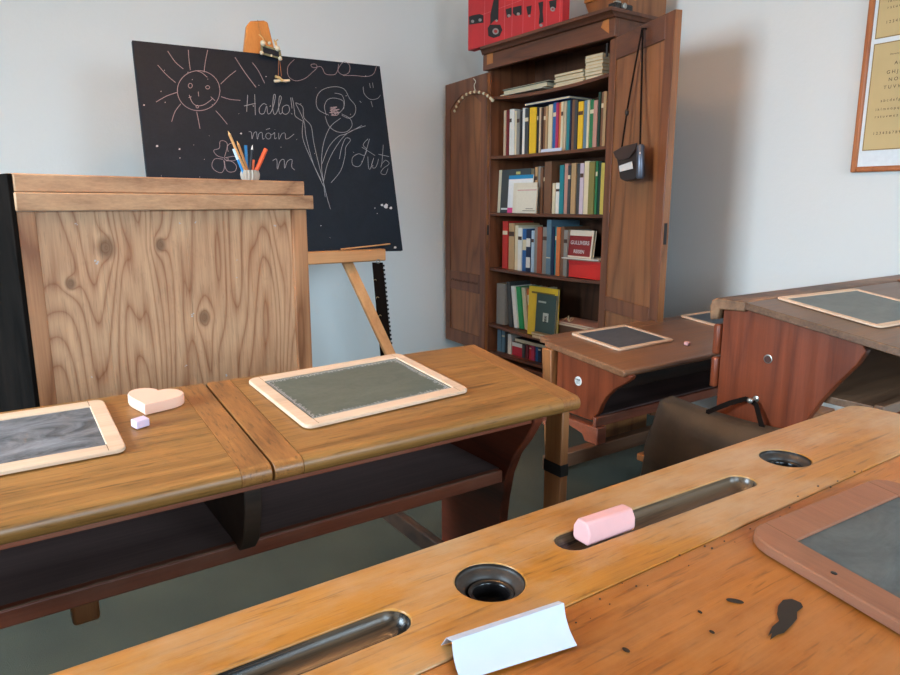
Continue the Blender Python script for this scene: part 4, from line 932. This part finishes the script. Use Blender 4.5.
t, o, du, dz = facebook(*Z6, 92, 218, 133, 322, XB+.038, (224, 222, 220), 'white pamphlet with a blue top band on the third shelf', th=.006, z=zs3, lean=.05, cat='pamphlet', name='pamphlet')
patch(t, o, du, dz, 0, 1, .9, 1, (30, 130, 176)); patch(t, o, du, dz, 0, .26, .0, .14, (214, 70, 128))
t, o, du, dz = facebook(*Z6, 118, 238, 172, 322, XB+.024, (214, 202, 180), 'cream booklet with a pink line behind the smaller cream booklet', th=.006, z=zs3, lean=.05, name='booklet', cat='booklet')
t, o, du, dz = facebook(*Z6, 134, 240, 196, 322, XB+.008, (218, 208, 188), 'small cream booklet standing foremost on the third shelf', th=.008, z=zs3, lean=.05, name='booklet', cat='booklet')
patch(t, o, du, dz, .05, .98, .88, .92, (206, 150, 140)); patch(t, o, du, dz, .5, .85, .16, .19, (120, 110, 100)); patch(t, o, du, dz, .35, .95, .08, .11, (120, 110, 100))
# fourth shelf: red box, papers, red book
zb = max(shz(3, 2.45), shz(3, 2.6))+.001
pa, pb = onX(490+410/5.19, 150+575/5.19, XB+.03), onX(490+580/5.19, 150+575/5.19, XB+.03); zt4 = pa.z*.5+pb.z*.5
t = thing('storage_box', 'bright red cardboard box at the right end of the fourth shelf', 'box', (XB+.1, (pa.y+pb.y)/2, zb))
MB().box(XB+.03, XB+.2, pb.y, pa.y, zb, zt4-.02).build('box_base', colm((200, 36, 28), .5), t, bevel=.001)
MB().box(XB+.028, XB+.202, pb.y-.001, pa.y+.001, zt4-.0195, zt4).build('box_lid', colm((206, 34, 30), .5), t, bevel=.001)
pl_ = [('white paper sheet lying on the red cardboard box', (224, 218, 206), .004, -.012), ('brown paper folder under the white sheet on the red box', (150, 118, 96), .006, .0), ]
z = zt4+.0005
for i, (lb, c, th, dx) in enumerate(reversed(pl_)):
    y0, y1 = pb.y+.004, pa.y+.035+.01*i
    y0 = max(y0, yR+.004); tag(MB().hexa([(XB+.02+dx, y0, z), (XB+.2, y0+.01, z), (XB+.2, y1-.01, z), (XB+.0+dx, y1-.03, z)], [(XB+.02+dx, y0, z+th), (XB+.2, y0+.01, z+th), (XB+.2, y1-.01, z+th), (XB+.0+dx, y1-.03, z+th)]).build('paper_sheet', colm(c)), lb, 'paper'); z += th+.0006
t, o, du, dz = facebook(*Z6, 400, 530, 415, 520, XB+.05, (214, 200, 178), 'small book with white capitals on a dark red cover, on the red box', th=.02, z=z, lean=.12)
patch(t, o, du, dz, .06, .94, .05, .8, (128, 30, 28))
e = Vector((-.0016, 0, 0)); w_ = du.length
for s_, v_, sz in (('GULLIVERS', .48, .040), ('REISEN', .16, .036)):
    textmesh(s_, sz*.72, o+du*.5+dz*v_+e, (0, -1, 0), dz, 'CENTER', th=.0004, bold=.0006).build('cover_title', M_chalk, t)
# fifth shelf front-facing books
Z5 = ((485, 270), 6.43)
zs5 = shz(4, 3.0)+.004
t, o, du, dz = facebook(*Z5, 278, 466, 105, 352, XB+.03, (226, 194, 40), 'bright yellow large book facing out on the fifth shelf', th=.014, z=zs5-.003, lean=.1, tilt=.08)
patch(t, o, du, dz, .1, .9, .86, .9, (120, 100, 30))
t, o, du, dz = facebook(*Z5, 324, 450, 153, 352, XB+.012, (52, 74, 70), 'dark green book with a white window picture, before the yellow book', th=.012, z=zs5-.003, lean=.1, tilt=.05)
patch(t, o, du, dz, .38, .66, .38, .58, (196, 200, 190)); patch(t, o, du, dz, .46, .58, .36, .52, (24, 34, 34)); patch(t, o, du, dz, .1, .5, .8, .84, (170, 180, 172))
# lying booklets on the fifth shelf
def flatbook(y0, y1, x0, x1, z, th, c, label, name='booklet', cat='booklet', rot=0.0, group=None, tilt=0.0):
    m = MB(); cx_, cy_ = (x0+x1)/2, (y0+y1)/2
    def r_(x, y, zz_): dx, dy = x-cx_, y-cy_; return (cx_+dx*math.cos(rot)-dy*math.sin(rot), cy_+dx*math.sin(rot)+dy*math.cos(rot), zz_+tilt*dy)
    def bx(a, b2, c_, d_, e_, f_): m.hexa([r_(a, c_, e_), r_(b2, c_, e_), r_(b2, d_, e_), r_(a, d_, e_)], [r_(a, c_, f_), r_(b2, c_, f_), r_(b2, d_, f_), r_(a, d_, f_)])
    cv = min(.0012, th*.2); bx(x0, x1, y0, y1, z, z+cv); bx(x0, x1, y0, y1, z+th-cv, z+th); m.cur = 1; bx(x0+.002, x1-.002, y0+.002, y1-.002, z+cv, z+th-cv)
    return tag(m.build(name, [colm(c), M_pages]), label, cat, group)
z = SH[4][0]+.001-.0
def zmax(i, a, b2): return max(shz(i, a), shz(i, b2), )+.001
ya5, yb5 = onX(547, 330, XB+.04).y, onX(594, 330, XB+.04).y
z = zmax(4, ya5, yb5); zt5 = onX(570, 324.5, XB+.04).z; hb5 = zt5-.021-z
tag(MB().box(XB+.07, XB+.24, yb5+.004, ya5-.012, z, z+hb5).build('book', colm((96, 66, 46)), bevel=.002), 'brown album under the pink notebooks on the fifth shelf, mostly behind the low desk', 'book', 'things lying on the fifth shelf')
flatbook(yb5, ya5-.008, XB+.068, XB+.24, z+hb5+.0005, .012, (168, 98, 84), 'pink-red notebook lying flat right of the yellow book', group='things lying on the fifth shelf')
flatbook(yb5+.02, ya5-.006, XB+.07, XB+.24, z+hb5+.013, .008, (196, 142, 124), 'pale pink notebook tied with string, topmost on the fifth shelf', group='things lying on the fifth shelf')
m = MB(); p = Vector((XB+.085, onX(569, 322, XB+.085).y, zt5+.003))
m.tube([p+Vector((0, .05, 0)), p+Vector((0, .02, .022)), p, p+Vector((0, -.02, .03)), p+Vector((0, -.035, .02)), p+Vector((0, -.02, .008)), p, p+Vector((0, .01, .03)), p+Vector((0, .004, .035)), p], .0018, 5)
tag(m.build('string_bow', flat('twine', (206, 184, 144), .8)), 'loose bow of pale string on the pink notebooks', 'string')
yc5, yd5 = onX(531, 331, XB-.03).y, onX(559, 331, XB-.03).y
z = zmax(4, yc5, yd5)
flatbook(yd5, yc5-.01, XB-.032, XB+.008, z, .018, (134, 104, 76), 'brown booklet lying at the front of the fifth shelf', group='things lying on the fifth shelf')
flatbook(yd5+.01, yc5, XB-.030, XB+.008, z+.0185, .012, (160, 134, 92), 'olive-tan booklet on top of the brown one, fifth shelf', group='things lying on the fifth shelf')
a = onX(596, 327, XB+.06); tag(MB().obox((XB+.06, yR+.04, zmax(4, yR+.03, yR+.05)), (0, .006, 0), (.12, 0, 0), (0, -.033, .13)).build('booklet', colm((206, 186, 160))), 'thin cream booklet leaning at the right wall of the fifth shelf', 'booklet')
# sixth compartment: shelf board hidden behind the desks
zb6 = -.92
MB().box(XB+.004, XK-.016, yR+.001, yL-.001, zb6-.018, zb6).build('shelf', M_caseY, case)
SH[5] = (zb6, 0)
row(5, 'bottom', (485, 270), 6.43, [(80, 104, 385, 'blue_grey'), (105, 125, 392, 'blue_grey'), (126, 143, 410, 'black'), (146, 168, 412, 'white'), (170, 236, 470, 'crimson', dict(band=(BC['white'], [(.70, 1.0)]))), (238, 256, 480, 'charcoal'), (258, 276, 482, 'dark_red'), (278, 294, 482, 'crimson'), (296, 318, 484, 'magenta'), (320, 340, 488, 'blue'), (342, 360, 488, 'navy'), (362, 392, 486, 'brown')])
z6 = onX(485+190/6.43, 270+462/6.43, XB+.06).z
flatbook(2.84, 3.13, XB+.04, XB+.2, z6+.01, .022, (52, 30, 30), 'dark maroon book lying flat across the bottom shelf books', name='book', cat='book')
# second shelf: blue book lying on top, white label card
tp = max(onX(490+300/5.62, 40+372/5.62, XB+.05).z, onX(490+455/5.62, 40+334/5.62, XB+.05).z)
flatbook(2.71, 3.07, XB+.03, XB+.2, tp+.004, .012, (30, 60, 120), 'blue book lying flat on top of the second shelf books', name='book', cat='book')
pa, pb = onX(490+285/5.62, 40+605/5.62, XB+.008), onX(490+400/5.62, 40+600/5.62, XB+.008)
tag(MB().obox((XB+.008, pb.y, max(shz(1, pa.y), shz(1, pb.y))+.001), (0, pa.y-pb.y, 0), (.003, 0, 0), (.004, 0, .016)).build('label_card', M_paper), 'narrow white label card propped on the second shelf edge', 'card')
# top shelf stacks
ys = lambda px, py=85, x=XB+.06: onX(px, py, x).y
def stack(pa, pb, n, th, cols, desc, x0=XB+.03, dep=.22, jit=.008, zb=None):
    y1, y0 = ys(pa), ys(pb); z = max(shz(0, y0), shz(0, y1), shz(0, (y0+y1)/2))+.001; rr = random.Random(pa)
    for i in range(n):
        c = cols[i % len(cols)]; dx = rr.uniform(0, jit*2)
        flatbook(y0+rr.uniform(0, jit), y1-rr.uniform(0, jit), x0+dx, x0+dx+dep-.02, z, th, c, '%s, %s from the bottom' % (desc, ORD[i]), group=desc+'s')
        z += th+.0008
stack(557, 587, 5, .0125, [(198, 168, 120), (184, 150, 104), (204, 176, 130)], 'tan booklet in the middle pile of the top shelf')
stack(588, 606, 7, .0155, [(200, 164, 112), (186, 148, 98), (206, 172, 122)], 'yellowed booklet in the right-hand pile of the top shelf', jit=.004)
y1, y0 = ys(503), ys(553)
z = shz(0, y1)+.001
flatbook(y0+.05, y1-.01, XB+.03, XB+.25, z, .006, (206, 196, 176), 'white folder lowest in the left pile of the top shelf', name='folder', cat='folder')
flatbook(y0+.03, y1-.03, XB+.04, XB+.25, z+.0065, .022, (176, 162, 140), 'beige booklet pile middle in the left pile, top shelf', name='booklet')
flatbook(y0-.0, y1-.03, XB+.03, XB+.25, z+.030, .004, (90, 84, 76), 'dark sheet folder topmost in the left pile of the top shelf', name='folder', cat='folder')

# coat hanger on the left door
nn = -nL if nL.x > 0 else nL
cL = nL.dot(oL)
def oD(x, y, off): return onp(430+x/3.333, y/3.333, nL, cL-off) if nL.x > 0 else onp(430+x/3.333, y/3.333, nL, cL+off)
t = thing('coat_hanger', 'pale cord-wrapped curved coat hanger hanging on the left bookcase door', 'hanger', oD(150, 330, .02))
arc = [oD(x, y, .022) for x, y in smooth([(85, 370), (100, 338), (125, 315), (152, 307), (182, 312), (205, 328), (211, 335)])]
MB().tube(arc, .0085, 8).build('hanger_bar', M_casepanel, t)
Mbd = flat('bead_cream', (214, 196, 160), .5)
for i in range(0, len(arc), 2): MB().ball(arc[i]+Vector((-.006, 0, 0)), .0095, 8).build('bead', Mbd, t)
MB().tube([oD(x, y, .022) for x, y in smooth([(152, 305), (147, 285), (152, 272), (145, 262)])], .0025, 6).build('hook', flat('hook_cream', (214, 200, 176), .4), t)

# camera bag hanging on the right door
cR = nR.dot(oR); sg = 1 if nR.x > 0 else -1
def oE(x, y, off): return onp(430+x/3.333, y/3.333, nR, cR-off)
t = thing('camera_bag', 'small dark leather camera case hanging by a long strap on the open door', 'camera case', oE(670, 600, .04))
fr_ = [oE(x, y, .085) for x, y in ((612, 505), (640, 520), (672, 478), (690, 475), (686, 590), (660, 605), (628, 590))]
MB().prism([oE(x, y, .078) for x, y in ((616, 500), (672, 482), (690, 490), (694, 588), (680, 599), (650, 605), (632, 596))], nR*.035).build('case_body', flat('case_leather', (44, 30, 26), .4, bump=.2), t, bevel=.006, seg=3)
MB().prism([oE(x, y, .086) for x, y in ((608, 506), (640, 488), (688, 476), (682, 500), (662, 528), (636, 534), (618, 528))], nR*.007).build('case_flap', flat('flap_leather', (58, 40, 34), .4), t, bevel=.003)
m = MB(); ctr = oE(702, 532, .07); top_ = oE(702, 482, .07); bt = oE(700, 596, .07)
MB().tube([top_+Vector((0, 0, 0)), top_+(bt-top_)*.06, top_+(bt-top_)*.94, bt], .02, 20, [.012, .0165, .0165, .012]).build('metal_end', flat('dull_metal', (92, 94, 104), .35, .7), t, smooth=50)
MB().prism([oE(x, y, .0865) for x, y in ((630, 553), (672, 538), (675, 562), (632, 573))], nR*.0025).build('white_tag', colm((216, 210, 204)), t)
MB().ball(oE(700, 510, .092), .004, 8).build('stud', M_chalk, t)
hk = oE(708, 95, .02)
stA = [hk, oE(690, 190, .018), oE(664, 330, .03), oE(656, 380, .03), oE(640, 492, .05)]; stB = [hk+Vector((.0, -.003, 0)), oE(708, 200, .016), oE(704, 340, .03), oE(701, 485, .06)]
for p_ in (stA, stB): MB().ribbon(p_, .013, -nR, .002).build('strap', M_strap, t)
MB().ball(oE(656, 375, .034), .009, 8, 1.8).build('strap_slide', M_iron, t)
MB().tube([hk+nR*.019, hk-nR*.006], .004, 8).build('peg', M_iron, doorR)

# ---------------------------------------------------------------- on top of the bookcase
zt_c = zc+.0005; Xb2 = XB-.082
bl = onX(468, 40, Xb2); yq1 = bl.y; yq0 = onX(562, 20, Xb2).y; hb = .34
t = thing('poster_box', 'red carton printed with black camera pictures on top of the bookcase', 'box', (Xb2+.1, (yq0+yq1)/2, zt_c))
MB().box(Xb2, Xb2+.05, yq0, yq1, zt_c, zt_c+hb).build('carton', flat('carton_red', (196, 40, 44), .55, var=.12, nscale=8), t, bevel=.002)
def Z8(pts, off=.0008): return [onX(455+x/7.5, y/7.5, Xb2-off) for x, y in pts]
m = MB()
for x in (222, 372, 428, 510, 600, 685, 785): 
    a = Z8([(x, 150)])[0]; m.obox((Xb2-.0005, a.y, zt_c+.002), (.0004, 0, 0), (0, .0016, 0), (0, 0, hb-.004))
a = Z8([(300, 75)])[0]; m.obox((Xb2-.0005, yq0, a.z), (.0004, 0, 0), (0, yq1-yq0, 0), (0, 0, .0012)); m.build('printed_line', flat('pink_line', (220, 120, 120), .6), t)
m = MB(); pk = MB(); gy = MB()
M_pb, M_pg, M_pr = flat('print_black', (30, 26, 26), .6), flat('print_grey', (150, 140, 134), .6), flat('print_red', (170, 40, 44), .6)
for pts in ([[(105, 125), (130, 115), (185, 105), (213, 115), (213, 170), (108, 185)], [(290, 0), (328, -5), (325, 150), (300, 150), (265, 185), (265, 110)], [(245, 210), (262, 185), (340, 185), (355, 225), (335, 270), (290, 285), (250, 270)],
    [(380, 70), (425, 55), (425, 115), (390, 135)], [(435, 55), (500, 40), (500, 110), (455, 118), (435, 100)], [(535, 50), (575, 40), (568, 105), (545, 112)], [(625, 20), (662, 10), (658, 90), (664, 165), (628, 182), (636, 100)], [(705, 10), (762, -5), (758, 60), (715, 75)]]): MB().prism(Z8(pts, .001), (-.0006, 0, 0)).build('camera_print', M_pb, t)
for x, y, r_ in ((132, 160, 12), (188, 150, 12), (405, 118, 12), (475, 105, 12), (558, 120, 8), (733, 68, 18), (645, 190, 12), (312, 155, 9), (305, 235, 24)):
    MB().prism(Z8([(x+r_*math.cos(a*math.pi/6), y+r_*math.sin(a*math.pi/6)) for a in range(12)], .0018), (-.0006, 0, 0)).build('lens_print', M_pg, t)
for x, y, r_ in ((305, 235, 13), (733, 68, 8)): MB().prism(Z8([(x+r_*math.cos(a*math.pi/6), y+r_*math.sin(a*math.pi/6)) for a in range(12)], .0026), (-.0006, 0, 0)).build('lens_print', M_pr, t)
# wooden tray / case behind and the old camera
X2 = XB+.06; a = onX(588, 2, X2); b2 = onX(606, 2, X2)
t = thing('wooden_case', 'orange-brown wooden case on the right end of the bookcase top', 'case', (X2+.12, 2.42, zt_c))
yA, yB2 = onX(585, 2, X2).y, yo0+.01
MB().hexa([(X2, yB2+.02, zt_c), (XK-.02, yB2+.02, zt_c), (XK-.02, yA-.05, zt_c), (X2, yA-.05, zt_c)], [(X2, yB2+.02, zt_c+.10), (XK-.02, yB2+.02, zt_c+.10), (XK-.02, yA, zt_c+.10), (X2, yA, zt_c+.10)]).build('case_body', M_casepanel, t, bevel=.004)
MB().box(X2-.004, XK-.016, yB2+.016, yA+.004, zt_c+.101, zt_c+.13).build('case_lid', M_inlay, t, bevel=.004)
t = thing('old_camera', 'old black and silver camera lying on the bookcase top corner', 'camera', (XB+.01, yo0+.03, zt_c))
cq = Vector((XB-.02, yo0+.04, zt_c))
MB().obox(cq+Vector((-.02, -.025, .0005)), (.12, .0, 0), (0, .05, 0), (0, 0, .03)).build('camera_body', M_ink, t, bevel=.006, seg=3)
MB().lathe(cq+Vector((.03, -.0255, .016)), [(0, 0), (.014, 0), (.014, .01), (.011, .012), (0, .009)], 20, (0, -1, 0)).build('lens', M_steel, t)
MB().box(cq.x+.0, cq.x+.03, cq.y-.012, cq.y+.012, zt_c+.031, zt_c+.042).build('viewfinder', M_steel, t, bevel=.002)

# ---------------------------------------------------------------- framed script charts on the right wall
XW = RX1-.001; XFm = XW-.02
t = thing('framed_chart', 'wood framed alphabet chart with two yellowed panels on the right wall', 'picture', (XFm, 1.2, onX(850, 172, XFm).z))
p0 = onX(851, 172.5, XFm); z_b = p0.z; yl = onX(856, 100, XFm).y; yl = (p0.y+yl)/2; Wd, Hg = .62, 1.02; fwf = .022
zt2 = z_b+Hg
for (a, c_, d_, e_) in ((yl-fwf, yl, z_b, zt2), (yl-Wd, yl-Wd+fwf, z_b, zt2), (yl-Wd+fwf, yl-fwf, z_b, z_b+fwf), (yl-Wd+fwf, yl-fwf, zt2-fwf, zt2)):
    MB().box(XFm, XW, a, c_, d_, e_).build('frame_bar', wood('frame_wood', (150, 78, 36), (190, 112, 60), 'Z', .35) if 'M_fw' not in globals() else M_fw, t, bevel=.006, seg=3)
MB().box(XFm+.012, XFm+.014, yl-Wd+fwf+.0005, yl-fwf-.0005, z_b+fwf+.0005, zt2-fwf-.0005).build('mount', colm((226, 230, 232), .6), t)
def oW(x, y, off=0): return onX(800+x/3.38, y/3.375, XFm+.0115-off)
yc = oW(226, 400).y; pz = [(oW(230, 505).z, oW(258, 152).z), (oW(262, 128).z, oW(262, 128).z+.34)]
Mcp = flat('yellowed_paper', (204, 178, 126), .7, var=.08, nscale=6)
Mtx = flat('chart_ink', (52, 36, 22), .8)
for i, (a, c_) in enumerate(pz):
    c_ = min(c_, zt2-fwf-.01)
    pn = MB().box(XFm+.0105, XFm+.0118, yl-Wd+.07, yc, a, c_).build('chart_sheet', Mcp, t)
    MB().box(XFm+.0108, XFm+.0119, yl-Wd+.066, yc+.004, a-.004, c_+.004).build('sheet_edge', flat('sheet_line', (150, 120, 66), .7), t)
    H_ = c_-a
    lines = [('Deutsche Schrift', .885, .010, .06), ('A B C D E F', .79, .022, .08), ('G H J K L M', .71, .022, .055), ('N O P Q R S', .64, .022, .065), ('T U V W X Z', .57, .022, .05), ('a b c d e f g h', .45, .018, .045), ('i k l m n o p q', .37, .018, .03), ('r s t u v w x z', .30, .018, .03), ('1 2 3 4 5 6 7 8 9 0', .14, .018, .03)]
    for s_, v_, sz, ind in lines:
        tm = textmesh(s_, sz*.85, (XFm+.0105, yc-ind, a+H_*v_), (0, -1, 0), (0, 0, 1), th=.0004); tm.build('script_line', Mtx, pn)
for o_ in list(bpy.data.objects):
    for k_ in ('_base', '_root'):
        if k_ in o_: del o_[k_]
